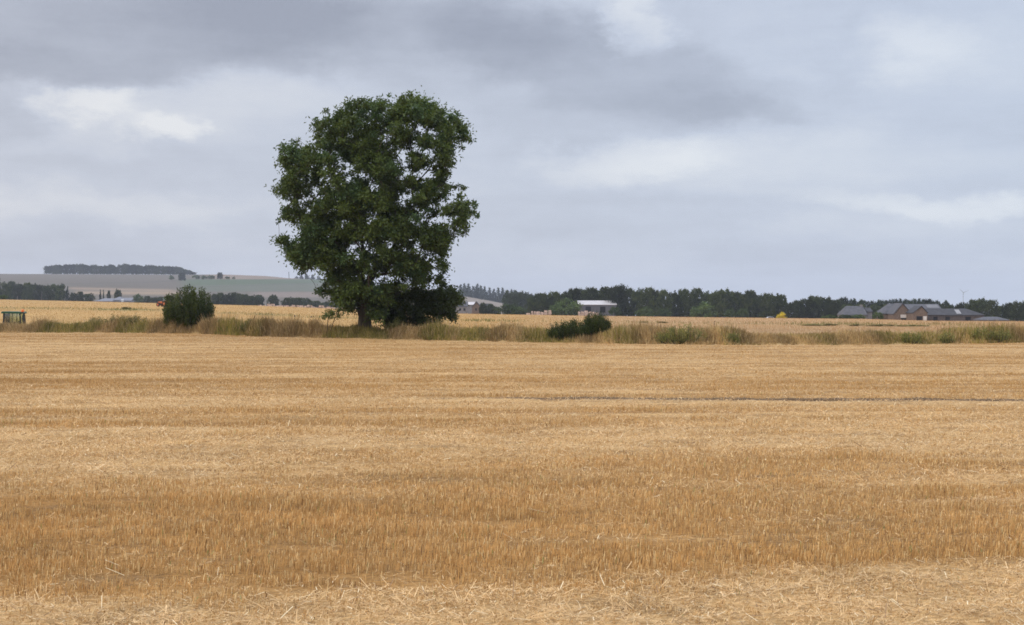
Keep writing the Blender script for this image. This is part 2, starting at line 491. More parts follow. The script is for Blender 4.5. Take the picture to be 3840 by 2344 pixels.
def build_stubble():
    X, Y = scatter(9.0, 113, 1150, thin=1.75, yref=18)
    # drilled rows 13 cm apart, drifting slightly across the view
    sk = 0.06
    rw = np.maximum(0.13, 0)
    k = Y - sk * X
    k = np.round(k / rw) * rw + RNG.normal(0, 0.022, len(k))
    near = Y < 60
    Y = np.where(near, k + sk * X, Y)
    px = px_of(X, Y)
    s = straw(X, Y)
    keep = (Y < verge_d(px) - 0.2) & (RNG.random(len(X)) > s * 0.58)
    gap = N4.fbm(X * 0.9, Y * 2.6, 4)
    keep &= RNG.random(len(X)) < sstep(0.30, 0.46, gap) + 0.10
    keep &= RNG.random(len(X)) < 0.35 + 0.65 * sstep(0.2, 0.45, N1(X * 11.0, Y * 8.0))
    fw = sstep(1200, 2100, px)
    keep &= ~((Y > FURROW(px) - 1.7 * fw) & (Y < FURROW(px) + 0.12 * fw))
    X, Y, s = X[keep], Y[keep], s[keep]
    n = len(X)
    Z = terrain(X, Y) - 0.01
    lean = RNG.normal(0, 0.13 + 0.35 * s, n); az = RNG.random(n) * 6.283
    D = np.stack([np.sin(lean) * np.cos(az) + 0.07, np.sin(lean) * np.sin(az), np.cos(lean)], -1)
    D /= np.linalg.norm(D, axis=-1, keepdims=True)
    hn = N2.fbm(X * 0.8, Y * 0.8, 3)
    L = (0.028 + 0.095 * hn + 0.035 * (N1(X * 11.0, Y * 8.0) - 0.5) + RNG.normal(0, 0.017, n)) * (1 - 0.45 * s)
    L = np.clip(L, 0.03, 0.20) * (1 - 0.35 * sstep(30, 80, Y))
    tall = RNG.random(n) < 0.004
    L = np.where(tall, L * RNG.uniform(1.3, 2.1, n), L)
    W = RNG.uniform(0.0045, 0.0085, n) * np.maximum(1, Y / 19) ** 0.8
    t = RNG.random(n)[:, None]
    pat = N3.fbm(X * 0.5, Y * 0.9, 3)[:, None]
    base = np.array((0.39, 0.208, 0.066)) * (1 - t) + np.array((0.58, 0.362, 0.142)) * t
    tuft = N1(X * 11.0, Y * 8.0)[:, None]
    base = base * (0.48 + 0.5 * pat + 0.60 * tuft)
    base = base * (1 - 0.5 * s[:, None]) + np.array((0.54, 0.345, 0.155)) * 0.5 * s[:, None]
    hot = RNG.random(n)[:, None]
    base = np.where(hot > 0.90, np.array((0.80, 0.60, 0.30)), base)
    base = np.where(hot < 0.06, np.array((0.20, 0.105, 0.040)), base)
    base = np.where((hot > 0.06) & (hot < 0.066), np.array((0.20, 0.26, 0.07)), base)
    fl = sstep(22, 60, Y)[:, None] * 0.7
    mean = np.array((0.43, 0.243, 0.080)) * (1 - 0.5 * s[:, None]) + np.array((0.54, 0.345, 0.155)) * 0.5 * s[:, None]
    base = base * (1 - fl) + mean * fl
    P = np.stack([X, Y, Z], -1)
    V, Q, C = ribbons(P, D, L, W, base, taper=0.9)
    o = mesh_np('stubble', V, Q, M_STALK, col=C)
    tag(o, 'short golden cut stubble standing across the near field', 'stubble', kind='stuff')
    return n


def build_litter():
    X, Y = scatter(8.5, 112, 1300, thin=1.8, yref=16)
    px = px_of(X, Y)
    s = straw(X, Y)
    keep = (Y < verge_d(px) - 0.3) & (RNG.random(len(X)) < 0.05 + 0.95 * s ** 1.4)
    keep &= np.abs(Y - FURROW(px)) > 0.40 * sstep(1200, 2100, px)
    X, Y, s = X[keep], Y[keep], s[keep]
    n = len(X)
    heap = N4.fbm(X * 1.3, Y * 1.6, 4)
    top = 0.015 + 0.14 * s * sstep(0.35, 0.75, heap) + 0.03 * s
    Z = terrain(X, Y) + RNG.random(n) * top
    yaw = RNG.random(n) * 6.283
    tilt = RNG.normal(0.05, 0.25, n) * (1 - 0.6 * sstep(25, 60, Y))
    D = np.stack([np.cos(yaw) * np.cos(tilt), np.sin(yaw) * np.cos(tilt), np.abs(np.sin(tilt))], -1)
    L = RNG.gamma(1.5, 0.036, n).clip(0.015, 0.26)
    W = RNG.uniform(0.004, 0.009, n) * np.maximum(1, Y / 17) ** 0.85
    t = RNG.random(n)[:, None]
    base = np.array((0.47, 0.285, 0.110)) * (1 - t) + np.array((0.68, 0.465, 0.235)) * t
    base = base * (0.62 + 0.45 * heap[:, None] + 0.30 * N2(X * 5, Y * 5)[:, None])
    hot = RNG.random(n)[:, None]
    base = np.where(hot > 0.96, np.array((0.80, 0.66, 0.42)), base)
    base = np.where(hot < 0.05, np.array((0.25, 0.15, 0.075)), base)
    fl = sstep(20, 55, Y)[:, None] * 0.7
    base = base * (1 - fl) + np.array((0.60, 0.395, 0.185)) * fl
    P = np.stack([X, Y, Z], -1)
    yw = np.where(RNG.random(n) < 0.5, yaw + math.pi / 2, RNG.random(n) * 6.28)
    V, Q, C = ribbons(P, D, L, W, base, yaw=yw, taper=0.95)
    o = mesh_np('straw_litter', V, Q, M_STALK, col=C)
    tag(o, 'pale loose chopped straw lying in bands over the stubble', 'straw', kind='stuff')
    return n


def build_verge():
    n = 190000
    px = RNG.uniform(-750, 4650, n)
    vd = verge_d(px) + (N2.fbm(px * 0.035, px * 0 + 4.4, 4) - 0.5) * 2.4
    dep = RNG.beta(1.15, 1.7, n) * 6.0 - 0.5
    Y = vd + dep
    X = (px - CX) / F * Y
    Z = terrain(X, Y) - 0.02
    cl = N1.fbm(X * 0.55, Y * 0.14, 4)
    cl2 = N2.fbm(X * 0.16 + 5, Y * 0.3, 3)
    front = sstep(-0.5, 1.6, dep)
    H = (0.55 + 0.62 * sstep(0.30, 0.70, cl) * (0.55 + 0.7 * cl2)) * (0.28 + 0.72 * front)
    H = H * (1 - 0.15 * np.exp(-((px - 2190) / 150.0) ** 4) * (dep < 3)) * (1 - 0.45 * np.exp(-((px - 1385) / 90.0) ** 4)) * (1 - 0.3 * sstep(170, 110, px))
    H = H * (0.93 - 0.21 * sstep(1500, 2300, px)) * (1 - 0.35 * sstep(2600, 3000, px) * (1 - sstep(3400, 3700, px)))
    L = H * (0.35 + 0.75 * RNG.random(n) ** 0.8 + 0.45 * (RNG.random(n) < 0.05))
    lean = np.abs(RNG.normal(0, 0.24, n)); az = RNG.random(n) * 6.283
    lx = (N3.fbm(X * 0.7, Y * 0.3, 3) - 0.5) * 1.7
    D = np.stack([np.sin(lean) * np.cos(az) + lx * 0.6, np.sin(lean) * np.sin(az) - 0.1, np.cos(lean)], -1)
    D /= np.linalg.norm(D, axis=-1, keepdims=True)
    W = RNG.uniform(0.022, 0.055, n)
    tan = np.array((0.46, 0.300, 0.125)); pale = np.array((0.60, 0.425, 0.205)); olive = np.array((0.32, 0.255, 0.062)); brown = np.array((0.27, 0.170, 0.075)); green = np.array((0.150, 0.160, 0.038))
    g = N4.fbm(X * 0.42, Y * 0.08, 4)
    r = RNG.random(n)
    w = sstep(0.47, 0.60, g + 0.10 * (r - 0.5))
    dk = 0.5 + 1.5 * (N3.fbm(X * 1.0 + 11, Y * 0.12, 3) - 0.5)
    kind = RNG.random(n)
    col = np.where((kind < 0.62)[:, None], tan, np.where((kind < 0.82)[:, None], pale, brown))
    gcol = np.where((kind < 0.75)[:, None], olive, green)
    col = np.where((RNG.random(n) < w * np.where(px > 2650, 0.55, 0.78) + 0.04)[:, None], gcol, col) * (RNG.uniform(0.8, 1.2, n) * (0.60 + 0.70 * dk) * (0.80 + 0.20 * sstep(1500, 2600, px)))[:, None]
    # pale seed stems standing above the rest
    st = RNG.random(n) < 0.035
    L = np.where(st, H * RNG.uniform(1.0, 1.65, n), L); W = np.where(st, 0.03, W)
    col = np.where(st[:, None], np.where((RNG.random(n) < 0.6)[:, None], np.array((0.58, 0.42, 0.22)), np.array((0.16, 0.09, 0.045))), col)
    V, Q, C = ribbons(np.stack([X, Y, Z], -1), D, L, W, col, taper=0.25)
    o = mesh_np('verge_grass', V, Q, M_BLADE, col=C)
    tag(o, 'rough dry grass and weeds along the strip between the fields', 'grass', kind='stuff')


def build_crop():
    n = 210000
    px = RNG.uniform(-700, 4600, n)
    vd = verge_d(px) + 8; dc = CREST_D(px) + 25
    Y = vd * (dc / vd) ** RNG.random(n)
    X = (px - CX) / F * Y
    Z = terrain(X, Y) - 0.02
    py = HY + F * (CAMH - Z) / Y
    ok = ~((X / Y < -0.31) & (np.abs(Y - 127) < 6))
    pat = N2.fbm(X * 0.05, Y * 0.12, 4)
    L = RNG.uniform(0.05, 0.15, n) * (0.75 + 0.5 * pat)
    W = RNG.uniform(0.02, 0.045, n) * (Y / 120) ** 0.9
    lean = RNG.normal(0, 0.25, n); az = RNG.random(n) * 6.283
    D = np.stack([np.sin(lean) * np.cos(az), np.sin(lean) * np.sin(az), np.cos(lean)], -1)
    r = sstep(1700, 2500, px)[:, None]
    col = (np.array((0.44, 0.262, 0.095)) * (1 - r) + np.array((0.42, 0.262, 0.128)) * r) * (0.84 + 0.32 * pat)[:, None] * RNG.uniform(0.93, 1.07, n)[:, None]
    tr = np.where(px < 1900, np.exp(-((py - TRACK(px)) / 3.5) ** 2) * 0.8, np.exp(-((py - TRACKR(px)) / 2.6) ** 2) * 0.5)
    tr = tr * (0.3 + 0.7 * sstep(.4, .6, N3.fbm(X * 0.08, Y * 0.03, 3)))
    g = RNG.random(n) < tr
    col = np.where(g[:, None], np.array((0.150, 0.150, 0.045)), col)
    L = np.where(g, L * 2.6, L)
    V, Q, C = ribbons(np.stack([X, Y, Z], -1)[ok], D[ok], L[ok], W[ok], col[ok], taper=0.5)
    o = mesh_np('ripe_crop', V, Q, M_BLADE, col=C)
    tag(o, 'golden and tan ripe crop in the field beyond the verge', 'crop', kind='stuff')


def shade_ridge():  # low dark ridge standing in for the shaded face of a dip
    n = 2600
    px = np.linspace(1250, 4700, n)
    fd = FURROW(px); X = (px - CX) / F * fd
    hgt = (0.012 + 0.038 * sstep(0.30, 0.66, N3.fbm(X * 1.1, X * 0 + 2.3, 4))) * sstep(1700, 2250, px) + 0.018 * RNG.random(n) * sstep(1500, 2250, px) - 0.025 * (1 - sstep(1500, 1900, px))
    offs = (N4.fbm(X * 0.8, X * 0 + 7.7, 3) - 0.5) * 0.5
    rows = [(-0.16, -0.03), (-0.10, 0.55), (-0.03, 0.95), (0.05, 1.0), (0.16, 0.6), (0.3, -0.03)]
    V = []
    for dy, f in rows:
        j = RNG.normal(0, 0.012, n)
        V.append(np.stack([X, fd + dy + offs + j, terrain(X, fd) + (hgt * f + RNG.normal(0, 0.008, n) if f > 0 else -0.03 + 0 * X)], -1))
    V = np.stack(V)
    i = np.arange(len(rows) * n).reshape(len(rows), n)
    Q = np.stack([i[:-1, :-1], i[:-1, 1:], i[1:, 1:], i[1:, :-1]], -1).reshape(-1, 4)
    o = mesh_np('shade_ridge', V, Q, solid('dip_shade_brown', (0.115, 0.072, 0.038), scale=9, lo=0.6, hi=1.4))  # dark brown imitates shade on the furrow edge
    tag(o, 'thin dark line standing in for the shaded furrow edge crossing the right half of the stubble', 'furrow', kind='structure')


shade_ridge()
print('stubble', build_stubble(), 'litter', build_litter())
build_verge()
build_crop()


# ------------------------------------------------------------------ leaves and trees
def unit(v):
    return v / (np.linalg.norm(v, axis=-1, keepdims=True) + 1e-9)


def leaf_quads(P, D, L, W, col, fold=0.15):
    n = len(P)
    R = RNG.normal(size=(n, 3))
    S = unit(np.cross(D, R)); Nn = np.cross(S, D)
    mid = P + D * L[:, None] * 0.5 + Nn * (L * fold)[:, None]
    V = np.stack([P, mid + S * W[:, None] / 2, P + D * L[:, None], mid - S * W[:, None] / 2], 1).reshape(-1, 3)
    return V, np.arange(4 * n).reshape(n, 4), np.repeat(col, 4, 0)


def clump_leaves(C, R, per, llen, lwid, cols, flat=0.75, droop=-0.1, reach=1.7):
    """leaves spread through soft balls at C with radii R; cols per clump"""
    idx = np.repeat(np.arange(len(C)), per)
    n = len(idx)
    d = unit(RNG.normal(size=(n, 3)))
    rad = np.abs(RNG.normal(0, 0.62, n)).clip(0, reach)
    off = d * rad[:, None] * R[idx][:, None]; off[:, 2] *= flat
    P = C[idx] + off
    D = unit(d * 0.7 + RNG.normal(size=(n, 3)) * 0.6 + np.array((0, 0, droop)))
    L = RNG.uniform(*llen, n); W = RNG.uniform(*lwid, n)
    col = cols[idx] * RNG.uniform(0.82, 1.18, n)[:, None]
    return leaf_quads(P, D, L, W, col)


def grow(main, tips, r_tip=0.016, jitter=0.1, steps=0.55, rmax=None):
    """branches: MAIN = list of polylines (first is the trunk); every tip is joined to the nearest point below it. Returns tube chains"""
    nodes = []; par = []
    for pl in main:
        prev = -1
        if nodes:
            A = np.array(nodes); prev = int(np.argmin(((A - np.array(pl[0])) ** 2).sum(1)))
        for a, b in zip(pl[:-1], pl[1:]):
            a = np.array(a, float); b = np.array(b, float)
            k = max(2, int(np.linalg.norm(b - a) / 0.5))
            for j in range(k + 1):
                if j == 0 and prev >= 0:
                    continue
                nodes.append(a + (b - a) * j / k + RNG.normal(0, 0.03, 3)); par.append(prev); prev = len(nodes) - 1
    root0 = np.array(main[0][0], float)
    order = np.argsort([np.linalg.norm(t - (root0 + (0, 0, 3))) for t in tips])
    for i in order:
        t = np.array(tips[i], float)
        A = np.array(nodes)
        dv = A - t
        cost = np.sqrt((dv ** 2).sum(1)) + np.maximum(0, dv[:, 2]) * 1.5 + 0.08 * np.linalg.norm(A - root0, axis=1)
        j = int(np.argmin(cost)); p0 = A[j]
        dist = np.linalg.norm(t - p0)
        k = max(1, int(dist / steps))
        prev = j
        for q in range(1, k + 1):
            f = q / k
            p = p0 + (t - p0) * f + np.array((0, 0, 0.16 * dist * math.sin(math.pi * f) * 0.6)) + RNG.normal(0, jitter * 0.5, 3) * (q < k)
            nodes.append(p); par.append(prev); prev = len(nodes) - 1
    n = len(nodes)
    acc = np.zeros(n); kids = [[] for _ in range(n)]
    for i in range(n):
        if par[i] >= 0:
            kids[par[i]].append(i)
    for i in range(n - 1, -1, -1):
        if not kids[i]:
            acc[i] = r_tip ** 2.2
        else:
            acc[i] = max(acc[i], sum(acc[k] for k in kids[i]))
    rad = acc ** (1 / 2.2)
    return np.array(nodes), par, kids, rad


def skeleton_mesh(nodes, par, kids, rad, mb, n=6, rmin=0.0):
    """follow the thickest child from every fork as one tube"""
    starts = [i for i in range(len(nodes)) if par[i] < 0]
    stack = list(starts)
    while stack:
        i = stack.pop()
        P = [nodes[i]]; R = [rad[i]]
        if par[i] >= 0:
            P.insert(0, nodes[par[i]]); R.insert(0, rad[i])
        while kids[i]:
            ks = sorted(kids[i], key=lambda k: -rad[k])
            stack.extend(ks[1:])
            i = ks[0]
            P.append(nodes[i]); R.append(rad[i])
        if len(P) > 1 and R[0] > rmin:
            mb.tube(P, R, n)


def inside(px, py, poly):
    poly = np.asarray(poly, float)
    x0, y0 = poly[:, 0], poly[:, 1]; x1, y1 = np.roll(x0, -1), np.roll(y0, -1)
    px = px[:, None]; py = py[:, None]
    c = ((y0 > py) != (y1 > py)) & (px < (x1 - x0) * (py - y0) / (y1 - y0 + 1e-9) + x0)
    return c.sum(1) % 2 == 1


# --- the lone tree. Its outline was measured on a crop of the photo (1.504 px per photo px from 960, 300)
def zc(x, y):
    return 960 + x / 1.504, 300 + y / 1.504


TREE_Y = 97.0
OUT = [(660, 88), (730, 100), (752, 150), (790, 112), (870, 100), (930, 100), (990, 118), (1065, 170), (1075, 205), (1125, 200), (1188, 248), (1190, 290), (1175, 352), (1120, 345), (1085, 330), (1095, 390), (1115, 460), (1100, 520), (1045, 540), (1100, 570), (1160, 592), (1205, 610), (1160, 650), (1200, 670), (1245, 730), (1280, 750), (1225, 770), (1205, 820), (1180, 858), (1120, 830), (1090, 870), (1100, 925), (1075, 1000), (1090, 1080), (1050, 1100), (1060, 1140), (1000, 1160), (880, 1180), (800, 1200), (780, 1330), (715, 1350), (665, 1348), (640, 1330), (600, 1290), (572, 1240), (555, 1322), (510, 1325), (490, 1270), (420, 1262), (380, 1230), (322, 1195), (350, 1150), (420, 1130), (400, 1080), (330, 1070), (285, 1065), (240, 1105), (240, 1050), (180, 1015), (150, 960), (120, 900), (118, 830), (160, 810), (140, 760), (175, 700), (160, 650), (105, 630), (120, 560), (125, 460), (160, 375), (240, 370), (300, 380), (330, 350), (352, 245), (430, 235), (470, 165), (540, 130), (590, 140)]
HOLES = [(545, 1130, 0), (285, 650, 20), (390, 500, 18), (250, 860, 18), (520, 560, 18), (700, 300, 16), (800, 480, 18), (910, 350, 18), (1000, 300, 20), (870, 620, 16), (1090, 560, 20), (860, 1130, 20), (680, 1140, 16), (440, 620, 16), (170, 860, 18), (330, 620, 18), (760, 780, 14), (745, 315, 34), (840, 412, 30), (965, 530, 34), (560, 495, 26), (440, 410, 24), (360, 560, 26), (825, 680, 30), (640, 768, 26), (640, 932, 26), (975, 985, 26), (1000, 800, 26), (900, 930, 18), (550, 935, 24), (655, 590, 28), (300, 730, 28), (480, 806, 20), (210, 830, 26), (620, 1095, 20), (1090, 800, 15), (1040, 700, 22), (930, 270, 22), (1000, 430, 24), (760, 920, 18), (1010, 1085, 14), (190, 690, 22), (500, 480, 20), (700, 630, 18), (1100, 670, 20), (740, 1120, 22), (340, 690, 16), (620, 230, 16), (870, 520, 18), (880, 780, 20), (1120, 430, 16)]


def big_tree():
    bx, by = zc(612, 1410)
    base = on(bx, TREE_Y)
    root = empty('ash_tree', base, 'tall dark green broadleaf tree standing alone on the grass strip', 'tree')
    k = TREE_Y / F / 1.504           # metres per crop px

    def loc(x, y, d=0.0):
        qx, qy = zc(x, y)
        p = at(qx, qy, TREE_Y)
        return np.array((p[0] - base[0], d, p[2] - base[2]))
    # clump centres inside the outline
    pts = []
    tries = 0
    nx, ny = RNG.uniform(100, 1290, 60000), RNG.uniform(80, 1350, 60000)
    ok = inside(nx, ny, OUT)
    nx, ny = nx[ok], ny[ok]
    kept = []
    for x, y in zip(nx, ny):
        r = 16 + 44 * RNG.random() ** 1.5
        # keep inside the outline by most of its own radius
        t = np.linspace(0, 6.283, 9)[:-1]
        if inside(x + np.cos(t) * r * 0.55, y + np.sin(t) * r * 0.55, OUT).sum() < 7:
            continue
        if any((x - hx) ** 2 + (y - hy) ** 2 < (hr + r * 0.62) ** 2 for hx, hy, hr in HOLES):
            continue
        wx = (x - 660) / 560.0; wy = (y - 650) / 640.0
        dm = 4.3 * math.sqrt(max(0.05, 1 - min(1, wx * wx * 0.9 + wy * wy * 0.6)))
        d = dm * (RNG.random() * 2 - 1)
        if kept:
            KA = np.array(kept)
            if (((KA[:, 0] - x) ** 2 + (KA[:, 1] - y) ** 2 + ((KA[:, 2] - d) / k) ** 2) < (0.455 * (r + KA[:, 3])) ** 2).any():
                continue
        kept.append((x, y, d, r))
        if len(kept) >= 1300:
            break
    # ragged sprays just outside the outline
    ox, oy = RNG.uniform(125, 1300, 40000), RNG.uniform(115, 1100, 40000)
    A = np.array([(q[0], q[1]) for q in kept])
    got = 0
    for x, y in zip(ox, oy):
        if got >= 150:
            break
        dm = np.sqrt(((A - (x, y)) ** 2).sum(1)).min()
        if 26 < dm < 46 and not any((x - hx) ** 2 + (y - hy) ** 2 < (hr * 0.55) ** 2 for hx, hy, hr in HOLES) and (x < 560 or y < 1150):
            kept.append((x, y, RNG.uniform(-2.5, 2.5), RNG.uniform(8, 15))); got += 1
    C = np.array([loc(x, y, d) for x, y, d, r in kept]); R = np.array([r * k for *_, r in kept]) * 1.12
    nearY = np.array([d for _, _, d, _ in kept])
    g1 = np.array((0.050, 0.074, 0.014)); g2 = np.array((0.118, 0.158, 0.028)); g3 = np.array((0.056, 0.104, 0.036))
    t = (RNG.random(len(C)) ** 1.4 * 0.5 + 0.5 * N2.fbm(C[:, 0] * 0.5 + 9, C[:, 2] * 0.5, 3) ** 1.3)[:, None]; u = (RNG.random(len(C)) < 0.25)[:, None]
    cols = g1 * (1 - t) + g2 * t
    cols = np.where(u, cols * 0.4 + g3 * 0.6, cols)
    print('tree clumps', len(C))
    per = np.clip((R / 0.5) ** 2 * 150, 20, 380).astype(int)
    V, Q, cc = clump_leaves(C, R, per, (0.16, 0.30), (0.08, 0.14), cols, flat=0.8, droop=-0.25)
    mesh_np('crown', V, Q, M_LEAF, root, col=cc)
    # limbs
    main = [[(0, 0, -0.3), (0.0, 0, 1.2), loc(606, 1290), loc(600, 1180), loc(604, 1010, .2), loc(592, 800, .1), loc(600, 620, -.2), loc(570, 520, 0), loc(600, 380, .2), loc(650, 240, 0)],
            [loc(604, 1180), loc(660, 1090, .4), loc(760, 960, .5), loc(850, 800, .4), loc(885, 620, 0), loc(880, 450, -.3), loc(870, 300, 0)],
            [loc(602, 1120), loc(520, 1000, -.6), loc(420, 860, -.9), loc(340, 700, -.7), loc(280, 560, -.4)],
            [loc(596, 900), loc(500, 740, .8), loc(430, 560, 1.0), loc(440, 400, .8)],
            [loc(760, 960, .5), loc(900, 860, -1.0), loc(1020, 770, -1.2), loc(1150, 720, -.8)],
            [loc(885, 620), loc(980, 480, .8), loc(1040, 360, .8), loc(1110, 290, .3)],
            [loc(640, 1110, .3), loc(760, 1090, -1.2), loc(900, 1060, -1.4)],
            [loc(600, 700), loc(690, 520, -1.2), loc(740, 380, -1.2), loc(770, 250, -.6)],
            [loc(600, 1180), loc(500, 1190, -.8), loc(400, 1200, -.9)],
            [loc(600, 1000), loc(620, 900, 1.8), loc(640, 760, 2.4), loc(660, 600, 2.2)]]
    nd, par, kids, rad = grow(main, C, r_tip=0.013)
    s = 0.47 / rad[1]
    rad = rad * np.where(rad > 0.05, s ** ((np.log(np.maximum(rad, 1e-6) / 0.05) / math.log(rad[1] / 0.05)).clip(0, 1)), 1)
    zz = nd[:, 2]
    for i in range(len(rad)):
        if np.hypot(nd[i, 0], nd[i, 1]) < 0.5 and zz[i] < 0.8:
            rad[i] *= 1 + 0.35 * (0.8 - max(zz[i], -.2))
    big = rad > 0.11
    mb = MB(); mt = MB()
    # trunk = chain of the first polyline up to the fork; everything else is branches
    chain = [0]
    while kids[chain[-1]]:
        chain.append(max(kids[chain[-1]], key=lambda q: rad[q]))
        if nd[chain[-1]][2] > 4.2:
            break
    mt.tube([nd[i] for i in chain], [rad[i] for i in chain], 12)
    mt.build('trunk', M_BARK, root, smooth=True)
    cs = set(chain[:-1])
    stack = [c for i in chain for c in kids[i] if c not in cs and c != chain[-1]] + [chain[-1]]
    while stack:
        i = stack.pop()
        P = [nd[i]]; R2 = [rad[i]]
        if par[i] >= 0:
            P.insert(0, nd[par[i]]); R2.insert(0, rad[i])
        while kids[i]:
            ks = sorted(kids[i], key=lambda q: -rad[q]); stack.extend(ks[1:]); i = ks[0]
            P.append(nd[i]); R2.append(rad[i])
        if len(P) > 1:
            mb.tube(P, R2, 5 if R2[0] < 0.06 else 8)
    mb.build('branches', M_BARK, root, smooth=True)
    # bare pale limb stub on the left of the trunk
    st = MB().tube([loc(566, 1225, -.62), loc(545, 1190, -.72), loc(534, 1140, -.78), loc(533, 1095, -.8)], [.09, .075, .06, .035], 7)
    o = st.build('bare_limb', M_PALEBARK, root, smooth=True)
    tag(o, 'pale bare limb rising on the left of the trunk')


big_tree()


def bushy(name, px, Y, label, cat, poly, origin, zoom, depth, n, rr, cols, llen, lwid, per, stems, stem_r=0.05, group=None, bark=None, droop=-.1, flat=.85, base_px=None):
    """shrub or small tree: leaf clumps inside an outline, branches joining them to the stems at the base"""
    base = on(px, Y)
    root = empty(name, base, label, cat, group)
    poly = np.array(poly, float)
    k = Y / F / zoom

    def loc(x, y, d=0.0):
        p = at(origin[0] + x / zoom, origin[1] + y / zoom, Y)
        return np.array((p[0] - base[0], d, p[2] - base[2]))
    lo, hi = poly.min(0), poly.max(0); cen = (lo + hi) / 2; hw = (hi - lo) / 2
    kept = []
    xs, ys = RNG.uniform(lo[0], hi[0], 30000), RNG.uniform(lo[1], hi[1], 30000)
    okm = inside(xs, ys, poly)
    for x, y in zip(xs[okm], ys[okm]):
        r = RNG.uniform(*rr)
        wx = (x - cen[0]) / hw[0]; wy = (y - cen[1]) / hw[1]
        dm = depth * math.sqrt(max(0.05, 1 - min(1, wx * wx * 0.9 + wy * wy * 0.35)))
        d = dm * (RNG.random() * 2 - 1)
        if all((a - x) ** 2 + (b - y) ** 2 + ((c - d) / k) ** 2 > (0.5 * (r + q)) ** 2 for a, b, c, q in kept):
            kept.append((x, y, d, r))
        if len(kept) >= n:
            break
    C = np.array([loc(x, y, d) for x, y, d, r in kept]); R = np.array([r * k for *_, r in kept])
    C[:, 2] = np.maximum(C[:, 2], 0.12)
    t = RNG.random(len(C))[:, None]
    cc = np.array(cols[0]) * (1 - t) + np.array(cols[1]) * t
    pr = np.clip((R / R.mean()) ** 2 * per, 12, 400).astype(int)
    V, Q, c4 = clump_leaves(C, R, pr, llen, lwid, cc, flat=flat, droop=droop)
    V[:, 2] = np.maximum(V[:, 2], -0.02)
    mesh_np('crown' if 'tree' in cat else 'foliage', V, Q, M_LEAF, root, col=c4)
    main = [[loc(*q) if len(q) == 2 else loc(q[0], q[1], q[2]) for q in s] for s in stems]
    for s in main:
        s[0][2] = min(s[0][2], -0.1)
    nd, par, kids, rad = grow(main, C, r_tip=0.009, steps=0.5)
    rad = rad * (stem_r / max(rad.max(), 1e-6)) ** ((rad / rad.max()))
    mb = MB(); skeleton_mesh(nd, par, kids, rad, mb, 6)
    mb.build('trunk' if 'tree' in cat else 'stems', bark or M_BARK, root, smooth=True)
    return root


# dark low tree whose crown merges with the tall tree's right side (same crop coordinates)
bushy('hawthorn_tree', 1455, 99.5, 'low dense blackish green tree spreading right under the tall tree', 'tree',
      [(640, 1320), (645, 1240), (700, 1190), (780, 1180), (850, 1190), (920, 1180), (1000, 1180), (1040, 1160), (1085, 1152), (1120, 1190), (1155, 1240), (1130, 1290), (1128, 1330), (1080, 1365), (1000, 1362), (900, 1372), (820, 1368), (780, 1400), (730, 1400), (700, 1345)],
      (960, 300), 1.504, 2.4, 150, (26, 48), [(0.034, 0.050, 0.011), (0.074, 0.094, 0.018)], (0.14, 0.26), (0.08, 0.13), 150,
      [[(750, 1440), (770, 1350), (850, 1280), (980, 1250), (1080, 1260)], [(770, 1350), (740, 1260)], [(680, 1430, .6), (672, 1360, .6), (700, 1280, .6)]], stem_r=0.16)

bushy('sapling', 1226, 96.5, 'spindly light green sapling left of the big trunk', 'sapling',
      [(370, 1305), (420, 1295), (445, 1310), (470, 1290), (482, 1320), (470, 1345), (440, 1340), (400, 1350), (375, 1340)],
      (960, 300), 1.504, 0.7, 26, (9, 17), [(0.10, 0.135, 0.030), (0.17, 0.205, 0.050)], (0.10, 0.18), (0.06, 0.10), 20,
      [[(400, 1440), (405, 1370), (415, 1320)], [(405, 1370), (450, 1320)]], stem_r=0.035)


